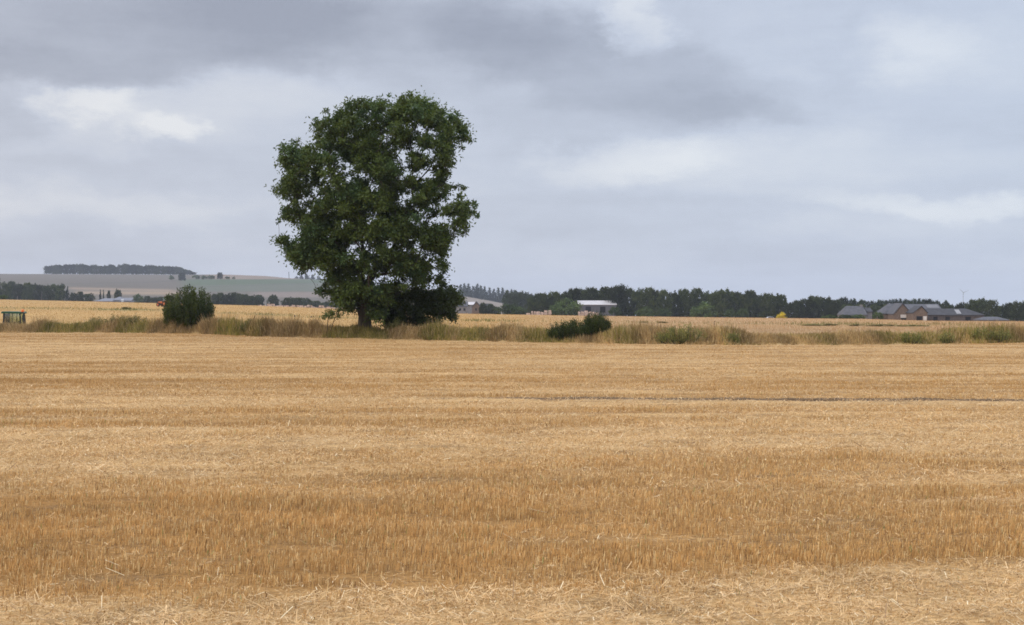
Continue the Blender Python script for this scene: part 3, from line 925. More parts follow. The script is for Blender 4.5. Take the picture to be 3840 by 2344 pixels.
def shoot_bush(name, px, Y, label, h, w, dep, nst, cols, leaf, per_m, low=0.66, spread=1.0, skew=0.0, lift=0.0, prof=None, side_shoots=()):
    """many upright leafy shoots fanning from one stool"""
    base = on(px, Y)
    root = empty(name, base, label, 'bush')
    LP, LD, LL, LW, LC = [], [], [], [], []
    mb = MB()
    for s in range(nst):
        a = RNG.random() * 6.283; q = math.sqrt(RNG.random())
        fx, fy = math.cos(a) * q, math.sin(a) * q
        top = h * (1 - 0.36 * q ** 2.4) * RNG.uniform(low, 1.08)
        if prof:
            top *= prof(fx)
        if RNG.random() < 0.38:
            top *= RNG.uniform(0.35, 0.8)
        p0 = np.array((fx * w * 0.30, fy * dep * 0.30, -0.05))
        p2 = np.array((fx * w * 0.5 * spread + skew * top, fy * dep * 0.5, top))
        p1 = np.array((fx * w * 0.48, fy * dep * 0.48, top * 0.36))
        ts = np.linspace(0, 1, 7)[:, None]
        path = (1 - ts) ** 2 * p0 + 2 * ts * (1 - ts) * p1 + ts ** 2 * p2
        mb.tube(list(path), list(np.linspace(0.022, 0.005, 7)), 4)
        length = np.linalg.norm(np.diff(path, axis=0), axis=1).sum()
        n = int(per_m * length)
        t = RNG.random(n) ** 0.75 * 0.98 + 0.02
        t = t[:, None]
        P = (1 - t) ** 2 * p0 + 2 * t * (1 - t) * p1 + t ** 2 * p2
        T = unit(2 * (1 - t) * (p1 - p0) + 2 * t * (p2 - p1))
        rd = unit(RNG.normal(size=(n, 3)))
        P = P + rd * RNG.uniform(0.02, 0.17, n)[:, None]
        D = unit(T * 0.9 + rd * 0.8)
        c = np.array(cols[0]) + (np.array(cols[1]) - np.array(cols[0])) * RNG.random() ** 1.5
        LP.append(P); LD.append(D); LC.append(c * RNG.uniform(0.75, 1.3, n)[:, None])
        LL.append(RNG.uniform(*leaf[0], n)); LW.append(RNG.uniform(*leaf[1], n))
    V, Q, c4 = leaf_quads(np.concatenate(LP), np.concatenate(LD), np.concatenate(LL), np.concatenate(LW), np.concatenate(LC))
    V[:, 2] = np.maximum(V[:, 2], 0.0)
    mesh_np('foliage', V, Q, M_LEAF, root, col=c4)
    mb.build('stems', M_BARK, root, smooth=True)
    return root


shoot_bush('round_bush', 708, 109.5, 'round dark green bush of upright shoots left of the tall tree', 3.40, 4.4, 4.0, 170,
           [(0.034, 0.052, 0.012), (0.100, 0.120, 0.022)], ((0.10, 0.20), (0.05, 0.09)), 66, low=0.68)
GORSE = [(0.030, 0.048, 0.012), (0.090, 0.105, 0.022)]
shoot_bush('gorse_bush', 2138, 86.8, 'wide low dark green gorse bush joined to a taller one', 1.18, 2.9, 1.6, 170, GORSE, ((0.06, 0.13), (0.02, 0.045)), 120)
shoot_bush('gorse_bush', 2238, 87.1, 'taller dark green gorse bush at the right end of the pair', 1.62, 1.75, 1.5, 150, GORSE, ((0.06, 0.13), (0.02, 0.045)), 120)

WEED = [(0.150, 0.160, 0.040), (0.290, 0.250, 0.070)]
for px, Y, h, w, label in [(2550, 83.2, 1.15, 3.2, 'leafy green weed clump with one tall stem right of the gorse bushes'),
                           (2742, 82.6, 0.66, 1.0, 'small round dark green weed clump right of the leafy clump'),
                           (2480, 83.7, 0.55, 1.2, 'low green weed clump between the gorse and the leafy clump'),
                           (3552, 84.0, 0.62, 1.0, 'narrow yellowish green weed clump below the dark long shed'),
                           (3668, 85.2, 0.85, 1.7, 'leaning olive weed clump under the pale low shed'),
                           (3748, 85.6, 0.88, 1.5, 'bright topped weed clump nearest the right edge'),
                           (3415, 83.6, 0.62, 1.5, 'olive weed clump in the verge below the stone gables'),
                           (510, 111.5, 1.10, 2.0, 'dark olive weed clump just left of the round bush'),
                           (440, 112.0, 1.15, 2.0, 'tall dark olive weed clump second left of the round bush'),
                           (362, 113.0, 0.95, 1.8, 'low olive weed clump third left of the round bush'),
                           (1480, 95.6, 1.10, 1.3, 'dark green nettle clump right of the big trunk'),
                           (930, 102.0, 0.95, 1.2, 'small olive weed clump between round bush and tall tree')]:
    shoot_bush('weed_clump', px, Y, label, h, w, w * 0.8, int(14 * w + 10), WEED if px > 1000 else [(0.120, 0.115, 0.028), (0.240, 0.200, 0.056)], ((0.07, 0.15), (0.03, 0.06)), 60)


# ------------------------------------------------------------------ far trees: kinds built once, then copied
def far_kind(name, seed, style):
    """a unit tree 1 m tall and 1 m wide at the crown; scaled when placed. Returns its Empty"""
    global RNG
    keep = RNG; RNG = np.random.default_rng(seed)
    root = bpy.data.objects.new(name, None); COL.objects.link(root)
    mt = MB()
    if style == 'conifer':
        C, R = [], []
        for z in np.linspace(0.08, 0.97, 16):
            rad = 0.44 * (1 - z) ** 0.85 + 0.03
            k = max(2, int(11 * rad / 0.44))
            for j in range(k):
                a = RNG.random() * 6.283; q = rad * RNG.uniform(0.35, 1.0)
                C.append((math.cos(a) * q, math.sin(a) * q, z - 0.10 * q)); R.append(0.055 + 0.09 * rad)
        C = np.array(C); R = np.array(R); per = 22; ll = (0.05, 0.10); lw = (0.025, 0.05); flat = 0.5
    elif style in ('bush', 'weed'):
        C, R = [], []
        while len(C) < 46:
            p = RNG.uniform(-1, 1, 3)
            if (p ** 2).sum() < 1 and p[2] > -0.6:
                C.append((p[0] * 0.42, p[1] * 0.42, 0.40 + p[2] * 0.48)); R.append(RNG.uniform(0.09, 0.16))
        C = np.array(C); R = np.array(R); per = 44; ll = (0.05, 0.10); lw = (0.035, 0.06); flat = 0.9
    else:
        lo = {'broad': 0.05, 'pine': 0.34, 'beech': 0.05}[style]
        C, R = [], []
        nb = RNG.integers(7, 10)
        lobes = []
        for j in range(nb):
            a = 6.283 * j / nb + RNG.random(); q = RNG.uniform(0.22, 0.34)
            lobes.append((math.cos(a) * q, math.sin(a) * q, RNG.uniform(max(lo + 0.16, 0.40), 0.70), RNG.uniform(0.16, 0.21)))
        for j in range(5):
            a = 6.283 * j / 5 + RNG.random(); q = RNG.uniform(0.10, 0.20)
            lobes.append((math.cos(a) * q, math.sin(a) * q, RNG.uniform(0.70, 0.83), RNG.uniform(0.13, 0.18)))
        lobes.append((0, 0, 0.60, 0.28))
        if style != 'pine':
            for j in range(7):
                a = 6.283 * j / 7 + RNG.random(); q = RNG.uniform(0.2, 0.36)
                lobes.append((math.cos(a) * q, math.sin(a) * q, RNG.uniform(0.14, 0.30), 0.16))
            lobes.append((0, 0, 0.25, 0.25))
        for (x, y, z, r) in lobes:
            for j in range(11):
                d = RNG.normal(size=3); d /= np.linalg.norm(d)
                C.append((x + d[0] * r, y + d[1] * r, min(0.97, max(lo, z + d[2] * r * 0.85)))); R.append(RNG.uniform(0.055, 0.10))
        C = np.array(C); R = np.array(R); per = 40; ll = (0.028, 0.055); lw = (0.024, 0.042); flat = 0.85
    g = {'weed': [(0.20, 0.180, 0.060), (0.30, 0.245, 0.095)], 'conifer': [(0.018, 0.028, 0.014), (0.036, 0.050, 0.022)], 'bush': [(0.055, 0.082, 0.024), (0.090, 0.120, 0.034)],
         'broad': [(0.024, 0.033, 0.011), (0.062, 0.074, 0.020)], 'pine': [(0.018, 0.027, 0.013), (0.036, 0.048, 0.018)], 'beech': [(0.026, 0.034, 0.014), (0.048, 0.058, 0.020)]}[style]
    t = RNG.random(len(C))[:, None]
    cols = np.array(g[0]) * (1 - t) + np.array(g[1]) * t
    V, Q, cc = clump_leaves(C, R, np.full(len(C), per), ll, lw, cols, flat=flat, droop=0.0, reach=1.0)
    V[:, 2] = np.maximum(V[:, 2], 0.0)
    mesh_np('crown', V, Q, M_FARLEAF, root, col=cc)
    top = 0.9 if style == 'conifer' else 0.62
    mt.tube([(0, 0, -0.03), (0.005, 0, 0.2), (0.0, 0.01, top * 0.7), (0.01, 0, top)], [0.028, 0.022, 0.016, 0.006], 7)
    if style not in ('conifer', 'bush', 'weed'):
        for j in range(6):
            a = 6.283 * j / 6 + RNG.random(); z = RNG.uniform(0.22, 0.5) + (0.15 if style == 'pine' else 0)
            mt.tube([(0, 0, z), (math.cos(a) * .14, math.sin(a) * .14, z + .12), (math.cos(a) * .27, math.sin(a) * .27, z + .2)], [0.012, 0.008, 0.003], 5)
    mt.build('trunk', M_FARBARK, root, smooth=True)
    RNG = keep
    return root


KINDS = {}
for st, seeds in (('broad', (21, 22, 23, 24)), ('pine', (31, 32, 33)), ('beech', (41, 42, 43)), ('conifer', (51, 52)), ('bush', (61, 62, 63)), ('weed', (71, 72))):
    KINDS[st] = [[far_kind(st, s, st), False] for s in seeds]

ORD = 'first second third fourth fifth sixth seventh eighth ninth tenth eleventh twelfth thirteenth fourteenth fifteenth sixteenth seventeenth eighteenth nineteenth twentieth twenty-first twenty-second twenty-third twenty-fourth twenty-fifth twenty-sixth twenty-seventh twenty-eighth twenty-ninth thirtieth thirty-first thirty-second thirty-third thirty-fourth thirty-fifth thirty-sixth thirty-seventh thirty-eighth thirty-ninth fortieth'.split()
_pick = 0


def far_tree(style, px, ytop, wpx, Y, label, name, cat='tree', group=None, ybase=None):
    global _pick
    _pick += 1
    lst = KINDS[style]
    slot = lst[_pick % len(lst)]
    X = (px - CX) / F * Y
    zg = float(terrain(X, Y))
    if ybase is not None:
        zg = min(zg, CAMH + (HY - ybase) / F * Y)
    zt = CAMH + (HY - ytop) / F * Y
    h = max(0.25, zt - zg); w = wpx / F * Y
    rz = random.random() * 6.28
    o = copy_tree(slot[0], (X, Y, zg), (w * 1.05, w * 1.05, h * 1.02), rz, label, cat, group, name)
    return o


def row(style, name, items, Y, fmt, group, cat='tree', jit=25, ybase=None):
    items = sorted(items)
    for i, it in enumerate(items):
        st = it[3] if len(it) > 3 else style
        far_tree(st, it[0], it[1] + (random.uniform(-5, 5) if 'long dark' in fmt else 0), it[2] * (random.uniform(0.9, 1.35) if 'long dark' in fmt else 1), Y + random.uniform(-jit, jit), fmt.format(ORD[i]), name, cat, group, ybase)


# hilltop plantation
tops = tab([(172, 997), (200, 993), (260, 990), (300, 988), (350, 992), (380, 996), (420, 989), (432, 991), (436, 997), (445, 995), (465, 988), (510, 989), (530, 994), (560, 990), (590, 995), (620, 998), (650, 995), (680, 1001), (700, 1010), (722, 1020)])
its = []
x = 176
while x < 724:
    its.append((x, float(tops(x)) + random.uniform(-1, 2.5), random.uniform(27, 36)))
    x += random.uniform(14.5, 18.5)
row('beech', 'beech_tree', its, 2495, '{} tree from the left in the hazy hilltop wood', 'trees of the hilltop wood', jit=12)
for i_, (px, yt, yb, w) in enumerate([(642, 1031, 1050, 24), (683, 1022, 1052, 30), (735, 1030, 1047, 32), (764, 1033, 1047, 30), (793, 1031, 1047, 32), (852, 1036, 1047, 22), (877, 1037, 1047, 14)]):
    far_tree('bush' if i_ != 1 else 'beech', px, yt, w, hit(px, yb, 1100, 2490)[1], ORD[i_] + ' bush from the left along the dyke below the hilltop wood', 'hill_bush', 'bush', 'bushes on the hillside')
far_tree('beech', 824, 1021, 24, hit(824, 1046, 1100, 2490)[1], 'lone small round tree on the hill skyline', 'hill_tree')
row('conifer', 'hill_conifer', [(1112, 1036, 22), (1130, 1030, 24), (1150, 1027, 24), (1172, 1030, 24), (1195, 1036, 24)], 2490, '{} bluish tree from the left on the hill behind the tall tree', 'trees on the hill behind the tall tree')
# conifers on the hill to the right of the tall tree
row('conifer', 'conifer', [(1728, 1068, 40), (1742, 1064, 42), (1757, 1066, 42), (1774, 1074, 40), (1790, 1066, 42), (1802, 1072, 42), (1817, 1076, 40), (1835, 1080, 40), (1852, 1085, 38), (1868, 1080, 40), (1884, 1081, 42), (1902, 1090, 40), (1919, 1087, 40), (1934, 1092, 40)], 2050,
    '{} spire from the left in the conifer row on the hill', 'conifers on the hill', jit=20)
# far left wood
row('broad', 'wood_tree', [(-30, 1052, 60), (-4, 1042, 34, 'conifer'), (22, 1054, 48), (48, 1053, 44), (76, 1062, 44), (104, 1058, 44), (128, 1059, 40), (152, 1067, 40), (176, 1067, 40), (202, 1064, 44), (228, 1060, 44), (253, 1076, 22, 'conifer'), (274, 1096, 36)], 1000,
    '{} tree from the left edge in the hazy wood below the hill', 'trees of the wood at the left edge')
row('broad', 'wood_tree', [(302, 1092, 30), (332, 1098, 44), (376, 1087, 14, 'conifer'), (388, 1088, 12, 'conifer'), (408, 1088, 16), (443, 1081, 26)], 1040,
    '{} small tree from the left around the grey roofs', 'small trees around the grey roofs')
far_tree('bush', 516, 1099, 46, 960, 'pale round bush right of the distant grey roofs', 'round_tree', 'bush')
far_tree('bush', 6, 1104, 52, 520, 'dark bush at the left edge above the golden field', 'field_bush', 'bush')
row('broad', 'hedge_tree', [(552, 1109, 34), (578, 1112, 34), (604, 1112, 34)], 980, '{} grey green tree from the left behind the orange machine', 'trees behind the orange machine')
row('broad', 'hedge_tree', [(806, 1100, 40), (826, 1096, 40), (850, 1099, 40), (872, 1095, 40), (896, 1098, 40), (918, 1102, 40), (944, 1104, 44), (972, 1105, 42), (1025, 1103, 44), (1076, 1115, 44), (1100, 1112, 44), (1126, 1115, 44), (1150, 1116, 44), (1184, 1127, 60), (1226, 1130, 60), (1262, 1130, 60)], 900,
    '{} tree from the round bush in the grey green far row', 'trees between round bush and tall tree')
# houses' trees
row('broad', 'garden_tree', [(1812, 1133, 34), (1838, 1138, 40), (1862, 1146, 36)], 690, '{} dark tree from the left among the distant houses', 'trees among the distant houses')
# the long dark wood
row('beech', 'wood_tree', [(1918, 1091, 56), (1950, 1088, 60), (1984, 1093, 50)], 950, '{} paler tree at the left end of the long dark wood', 'paler trees at the end of the wood')
row('broad', 'wood_tree', [(1996, 1112, 50), (2020, 1101, 64), (2050, 1096, 62), (2080, 1090, 64), (2112, 1087, 66), (2146, 1084, 66), (2180, 1081, 66), (2214, 1079, 66), (2250, 1080, 66), (2284, 1078, 64), (2318, 1070, 74, 'beech'), (2356, 1078, 68), (2390, 1079, 66), (2424, 1080, 66), (2456, 1083, 64), (2490, 1084, 62), (2524, 1089, 62), (2556, 1085, 64), (2588, 1086, 62), (2616, 1079, 66), (2654, 1088, 64), (2690, 1088, 62), (2722, 1084, 70), (2758, 1096, 62), (2790, 1096, 58), (2812, 1090, 66), (2846, 1098, 62), (2878, 1099, 60), (2904, 1098, 64), (2930, 1108, 52)], 650,
    '{} tree from the left in the long dark wood', 'trees of the long dark wood', jit=14)
row('broad', 'wood_tree', [(2966, 1131, 52), (2994, 1124, 58), (3028, 1112, 72), (3064, 1108, 84), (3100, 1111, 76), (3124, 1122, 60)], 640,
    '{} tree from the left in the clump right of the gap', 'trees between the gap and the grey cottage', jit=10)
row('pine', 'pine_tree', [(3150, 1118, 44), (3168, 1113, 46), (3200, 1117, 44), (3232, 1122, 44), (3264, 1127, 48), (3296, 1122, 46), (3318, 1124, 44), (3344, 1121, 46), (3372, 1118, 48), (3398, 1121, 44), (3424, 1120, 50), (3452, 1118, 52), (3480, 1119, 52), (3512, 1126, 52), (3546, 1124, 42), (3566, 1140, 40)], 720,
    '{} pine from the left in the belt behind the farm', 'pines behind the farm', jit=20)
row('broad', 'belt_tree', [(3180, 1136, 60), (3230, 1140, 60), (3280, 1140, 60), (3330, 1140, 60), (3410, 1138, 60), (3470, 1138, 60), (3530, 1140, 60)], 690,
    '{} lower dark tree from the left at the farm belt', 'lower trees behind the farm', jit=8)
row('broad', 'farm_tree', [(3600, 1130, 50, 'beech'), (3632, 1131, 46), (3656, 1122, 54), (3682, 1115, 66), (3722, 1122, 56), (3752, 1139, 48), (3782, 1134, 56), (3816, 1127, 64), (3852, 1126, 66), (3890, 1130, 66)], 600,
    '{} tree from the left in the clump right of the long shed', 'trees right of the farm', jit=14)
# lighter bushes in front
for px, yt, w, Y, label in [(1905, 1136, 100, 610, 'large light green bush at the left foot of the long wood'),
                            (1948, 1147, 64, 605, 'small light green bush beside the larger bush at the wood end'),
                            (2128, 1118, 116, 615, 'broad rounded green bush left of the pale roofed barn'),
                            (2082, 1140, 60, 610, 'low green bush at the left side of the broad rounded bush'),
                            (2304, 1147, 56, 610, 'light green bush against the right end of the barn'),
                            (2640, 1131, 104, 618, 'largest round green bush before the middle of the long wood'),
                            (2738, 1155, 46, 612, 'small pale green bush second right of the largest round bush'),
                            (2784, 1152, 54, 612, 'pale green bush before the wood left of the yellow bush'),
                            (2420, 1150, 70, 615, 'dull low bush before the wood right of the barn'),
                            (2486, 1155, 70, 615, 'dull low bush midway between barn and largest round bush'),
                            (3292, 1167, 44, 470, 'olive round bush between the grey cottage and stone barn'),
                            (3110, 1180, 60, 466, 'left part of the low hedge before the grey cottage'),
                            (3165, 1178, 64, 465, 'middle of the low hedge before the grey cottage'),
                            (3218, 1177, 60, 464, 'right part of the low hedge before the grey cottage')]:
    far_tree('bush', px, yt, w, Y, label, 'field_bush', 'bush')
# the yellow bush: its own leaves
KINDS['bush'][0][0]


def yellow_bush():
    o = far_tree('bush', 2932, 1170, 42, 560, 'bright yellow bush at the edge of the dark wood', 'yellow_bush', 'bush')
    ch = [c for c in o.children if c.name.startswith('crown')][0]
    me = ch.data.copy(); ch.data = me
    n = len(me.vertices); a = me.color_attributes['Col']
    c = np.empty(n * 4, np.float32); a.data.foreach_get('color', c); c = c.reshape(-1, 4)
    v = c[:, 1] / 0.10
    c[:, 0] = 0.42 * v; c[:, 1] = 0.32 * v; c[:, 2] = 0.02
    a.data.foreach_set('color', c.ravel())


yellow_bush()
small = [(470, 1153, 52, 4.0, 'low grey green bush standing in the golden field'), (207, 1152, 10, 1.6, ''), ]
p = hit(474, 1160)
far_tree('weed', 474, 1150, 44, p[1], 'low grey green bush standing in the golden field', 'field_bush', 'bush')
for px, yt, yb, w, label in [(3055, 1209, 1222, 70, 'green weed patch in the tan field below the grey cottage'), (3110, 1213, 1222, 40, 'smaller green patch just right of the long weed patch'),
                             (3214, 1210, 1223, 40, 'dark green weed patch in the tan field below the olive bush'), (3300, 1214, 1224, 70, 'olive weed patch in the tan field below the stone barn'),
                             (3425, 1214, 1225, 80, 'olive weed patch in the tan field below the long shed'), (2415, 1202, 1211, 26, 'tiny green patch in the field right of the gorse'),
                             (2482, 1206, 1212, 30, 'tiny flat green patch second right of the gorse')]:
    p = hit(px, yb)
    far_tree('weed', px, yb - 5.5, w * 1.7, p[1], label, 'weed_patch', 'weeds')

for st in KINDS:
    for r, _ in KINDS[st]:
        for c in list(r.children):
            bpy.data.objects.remove(c)
        bpy.data.objects.remove(r)


# ------------------------------------------------------------------ buildings
def building(name, label, cat, x0, x1, y_eave, y_ridge, Y, depth, wall_m, roof_m, along=True, ridge=None, hip=(0, 0), ybase=1212, over=0.25, rz=0.0):
    """gabled building. x0..x1 photo columns of the front, rows of eaves and ridge; along = ridge runs across the view.
    ridge: photo columns of the ridge ends (hipped roofs)"""
    k = Y / F
    cx = (x0 + x1) / 2
    X = (cx - CX) * k
    zg = min(float(terrain(X, Y)), float(terrain(X, Y + depth)), CAMH + (HY - ybase) * k)
    root = empty(name, (X, Y, zg), label, cat, rz=rz)
    L = (x1 - x0) * k / 2
    ze = CAMH + (HY - y_eave) * k - zg; zr = CAMH + (HY - y_ridge) * k - zg
    t = 0.22
    if along:
        r0 = -L if ridge is None else (ridge[0] - cx) * k
        r1 = L if ridge is None else (ridge[1] - cx) * k
        gable = MB().prismx([(0, 0), (depth, 0), (depth, ze), (depth / 2, zr - t), (0, ze)], -L, L) if ridge is None else MB().box(-L, L, 0, depth, 0, ze)
        gable.build('wall', wall_m, root)
        o = over
        a = [(-L - o, -o, ze - .1), (L + o, -o, ze - .1), (r1 + (o if ridge is None else 0), depth / 2, zr), (r0 - (o if ridge is None else 0), depth / 2, zr),
             (-L - o, depth + o, ze - .1), (L + o, depth + o, ze - .1)]
        b = [(x, y, z + t) for x, y, z in a]
        vs = a + b
        fs = [(6, 7, 8, 9), (9, 8, 11, 10), (0, 3, 2, 1), (3, 4, 5, 2), (0, 1, 7, 6), (4, 10, 11, 5), (1, 2, 8, 7), (2, 5, 11, 8), (0, 6, 9, 3), (3, 9, 10, 4)]
        if ridge is not None:
            fs = fs[:6] + [(7, 11, 8), (6, 9, 10), (1, 2, 5), (0, 4, 3), (1, 5, 11, 7), (0, 6, 10, 4)]
        MB().add(vs, fs).build('roof', roof_m, root)
    else:
        ax = 0 if ridge is None else (ridge[0] - cx) * k
        MB().prism([(-L, 0), (L, 0), (L, ze), (ax, zr - t), (-L, ze)], 0, depth).build('wall', wall_m, root)
        o = over
        for s in (0,):
            a = [(-L - o, ze - .12), (ax, zr), (L + o, ze - .12)]
            MB().prism([a[0], a[1], a[2], (a[2][0], a[2][1] + t), (a[1][0], a[1][1] + t), (a[0][0], a[0][1] + t)], -o, depth + o).build('roof', roof_m, root)

    def at_front(px, py, off=-0.03):
        return ((px - CX) * k - X, off, CAMH + (HY - py) * k - zg)
    root['k'] = k
    return root, at_front


def panel(root, fr, x0, x1, y0, y1, name, m, th=0.08, y=0.0):
    a = fr(x0, y0); b = fr(x1, y1)
    return MB().box(a[0], b[0], y - th, y + 0.02, b[2], a[2]).build(name, m, root)


# the farm at the right
cot, fr = building('cottage', 'grey slate roofed cottage behind a low hedge', 'cottage', 3160, 3250, 1181, 1150, 475, 7.5, M_GREYSTONE, M_SLATE, True, ridge=(3182, 3246))
panel(cot, fr, 3180, 3192, 1183, 1196, 'window', M_DARK)
panel(cot, fr, 3214, 3226, 1183, 1196, 'window', M_DARK)
MB().box(fr(3240, 1150)[0] - .4, fr(3240, 1150)[0] + .4, 3.3, 4.2, fr(0, 1152)[2], fr(0, 1143)[2]).build('chimney', M_GREYSTONE, cot)
out, fr = building('outhouse', 'small dark lean-to adjoining the grey cottage', 'shed', 3252, 3270, 1170, 1156, 478, 6, M_GREYSTONE, M_DARKSLATE, True)

brn, fr = building('stone_barn', 'brown stone barn with tall gable and grey roof', 'barn', 3352, 3420, 1178, 1139, 470, 9, M_STONE, M_SLATE, False, ridge=(3384, 0))
panel(brn, fr, 3377, 3404, 1180, 1192, 'window', M_HARL)
panel(brn, fr, 3379, 3402, 1193, 1204, 'door', M_DARK)
lt, fr = building('barn_wing', 'barn wing with broad grey roof sloping down left of the gable', 'barn', 3308, 3392, 1177, 1141, 478, 9, M_STONE, M_SLATE, True, ridge=(3344, 3392))
panel(lt, fr, 3328, 3350, 1187, 1206, 'door', M_DARK)
prc, fr = building('gabled_porch', 'small brown gable with dark doorway and white jamb', 'outbuilding', 3424, 3478, 1174, 1149, 462, 8, M_STONE, M_DARKSLATE, False, ridge=(3456, 0))
panel(prc, fr, 3437, 3458, 1186, 1206, 'door', M_DARK)
panel(prc, fr, 3462, 3475, 1186, 1206, 'door_jamb', M_HARL)
shd, fr = building('long_steading', 'grey long roofed steading behind the small gable', 'farm building', 3408, 3530, 1162, 1143, 492, 9, M_GREYSTONE, M_SLATE, True)
rl = panel(shd, fr, 3484, 3524, 1146, 1157, 'roof_sheet', M_WHITEROOF, th=0.1)
rl.data.materials[0] = solid('paler_roof_sheet', (0.155, 0.15, 0.155), scale=1, lo=.85, hi=1.15)
zr_ = None
lng, fr = building('long_shed', 'long low dark roofed shed at the right of the farm', 'shed', 3478, 3690, 1182, 1160, 468, 9, M_DARKSTONE, M_DARKSLATE, True, ridge=(3478, 3640))
for xa, xb in ((3500, 3516), (3545, 3562), (3620, 3640)):
    panel(lng, fr, xa, xb, 1188, 1206, 'door', M_DARK)
low, fr = building('low_shed', 'low pale grey roofed shed at the farm end', 'shed', 3684, 3784, 1201, 1191, 440, 8, M_GREYSTONE, M_SLATE, True, ridge=(3706, 3756))


def sloped_patch(root, fr, xa, xb, ya, yb, m, name, depth, ze_row, zr_row):
    """sheet lying on the front roof slope between two rows of the picture"""
    def pt(px, row):
        f = (row - ze_row) / (zr_row - ze_row)
        q = fr(px, row)
        return (q[0], f * depth / 2 - 0.02, q[2] + 0.30)
    vs = [pt(xa, yb), pt(xb, yb), pt(xb, ya), pt(xa, ya)]
    vs += [(x, y, z + 0.06) for x, y, z in vs]
    return MB().add(vs, [(0, 3, 2, 1), (4, 5, 6, 7), (0, 1, 5, 4), (1, 2, 6, 5), (2, 3, 7, 6), (3, 0, 4, 7)]).build(name, m, root)


bpy.data.objects.remove(rl)
sloped_patch(shd, fr=lambda px, py: ((px - CX) * 492 / F - shd.location.x, 0, CAMH + (HY - py) * 492 / F - shd.location.z), xa=3482, xb=3526, ya=1146, yb=1158, m=solid('paler_roof_sheet', (0.155, 0.15, 0.155), scale=1, lo=.85, hi=1.15), name='roof_sheet', depth=9, ze_row=1162, zr_row=1143)  # sheet in a paler grey than the slate around it
sloped_patch(lng, fr=lambda px, py: ((px - CX) * 468 / F - lng.location.x, 0, CAMH + (HY - py) * 468 / F - lng.location.z), xa=3590, xb=3607, ya=1165, yb=1180, m=solid('dull_skylight', (0.26, 0.25, 0.25)), name='skylight', depth=9, ze_row=1182, zr_row=1160)

# pale roofed barn in the middle of the wood
b2, fr = building('metal_barn', 'long grey barn with pale flat-looking roof before the dark wood', 'barn', 2170, 2312, 1143, 1129, 632, 16, M_GREYCLAD, M_WHITEROOF, True, ybase=1190)
panel(b2, fr, 2196, 2216, 1150, 1172, 'door', M_DARK)
panel(b2, fr, 2250, 2270, 1150, 1172, 'door', M_DARK)

# distant houses right of the tall tree
h1, fr = building('grey_house', 'grey house at the left of the distant hamlet', 'house', 1694, 1752, 1150, 1132, 690, 8, M_GREYSTONE, M_SLATE, True, ybase=1185)
for xa in (1704, 1722, 1738):
    panel(h1, fr, xa, xa + 7, 1156, 1165, 'window', M_DARK)
h2, fr = building('white_roofed_shed', 'shed with whitish roof between grey house and gable house', 'shed', 1750, 1778, 1143, 1134, 705, 8, M_GREYSTONE, M_WHITEROOF, True, ybase=1185)
h3, fr = building('gable_house', 'pinkish stone house with its gable facing the field', 'house', 1770, 1802, 1152, 1132, 680, 9, M_STONE, M_DARKSLATE, False, ybase=1185)
panel(h3, fr, 1782, 1788, 1156, 1165, 'window', M_DARK)
h4, fr = building('dark_house', 'dark grey house second from the right of the hamlet', 'house', 1800, 1830, 1154, 1140, 685, 8, M_DARKSTONE, M_DARKSLATE, True, ybase=1185)
panel(h4, fr, 1806, 1812, 1158, 1166, 'window', M_HARL)
h5, fr = building('small_cottage', 'small pale walled cottage at the right of the hamlet', 'cottage', 1824, 1852, 1164, 1155, 670, 6, M_HARL, M_DARKSLATE, True, ybase=1185)
panel(h5, fr, 1830, 1836, 1166, 1174, 'door', M_DARK)

# grey roofs below the hill at the left
g1, fr = building('long_barn', 'long low barn with pale grey roof below the hill', 'barn', 356, 420, 1130, 1120, 985, 16, M_GREYSTONE, M_PALEROOF, True, ridge=(378, 418), ybase=1140)
g2, fr = building('gabled_barn', 'grey barn with steep roof beside the long low barn', 'barn', 418, 452, 1126, 1114, 990, 14, M_GREYSTONE, M_PALEROOF, True, ridge=(436, 446), ybase=1140)
g3, fr = building('farm_shed', 'grey shed with white door right of the steep roofed barn', 'shed', 450, 492, 1128, 1118, 985, 12, M_GREYSTONE, M_PALEROOF, True, ybase=1140)
panel(g3, fr, 455, 464, 1121, 1132, 'door', M_WHITE)


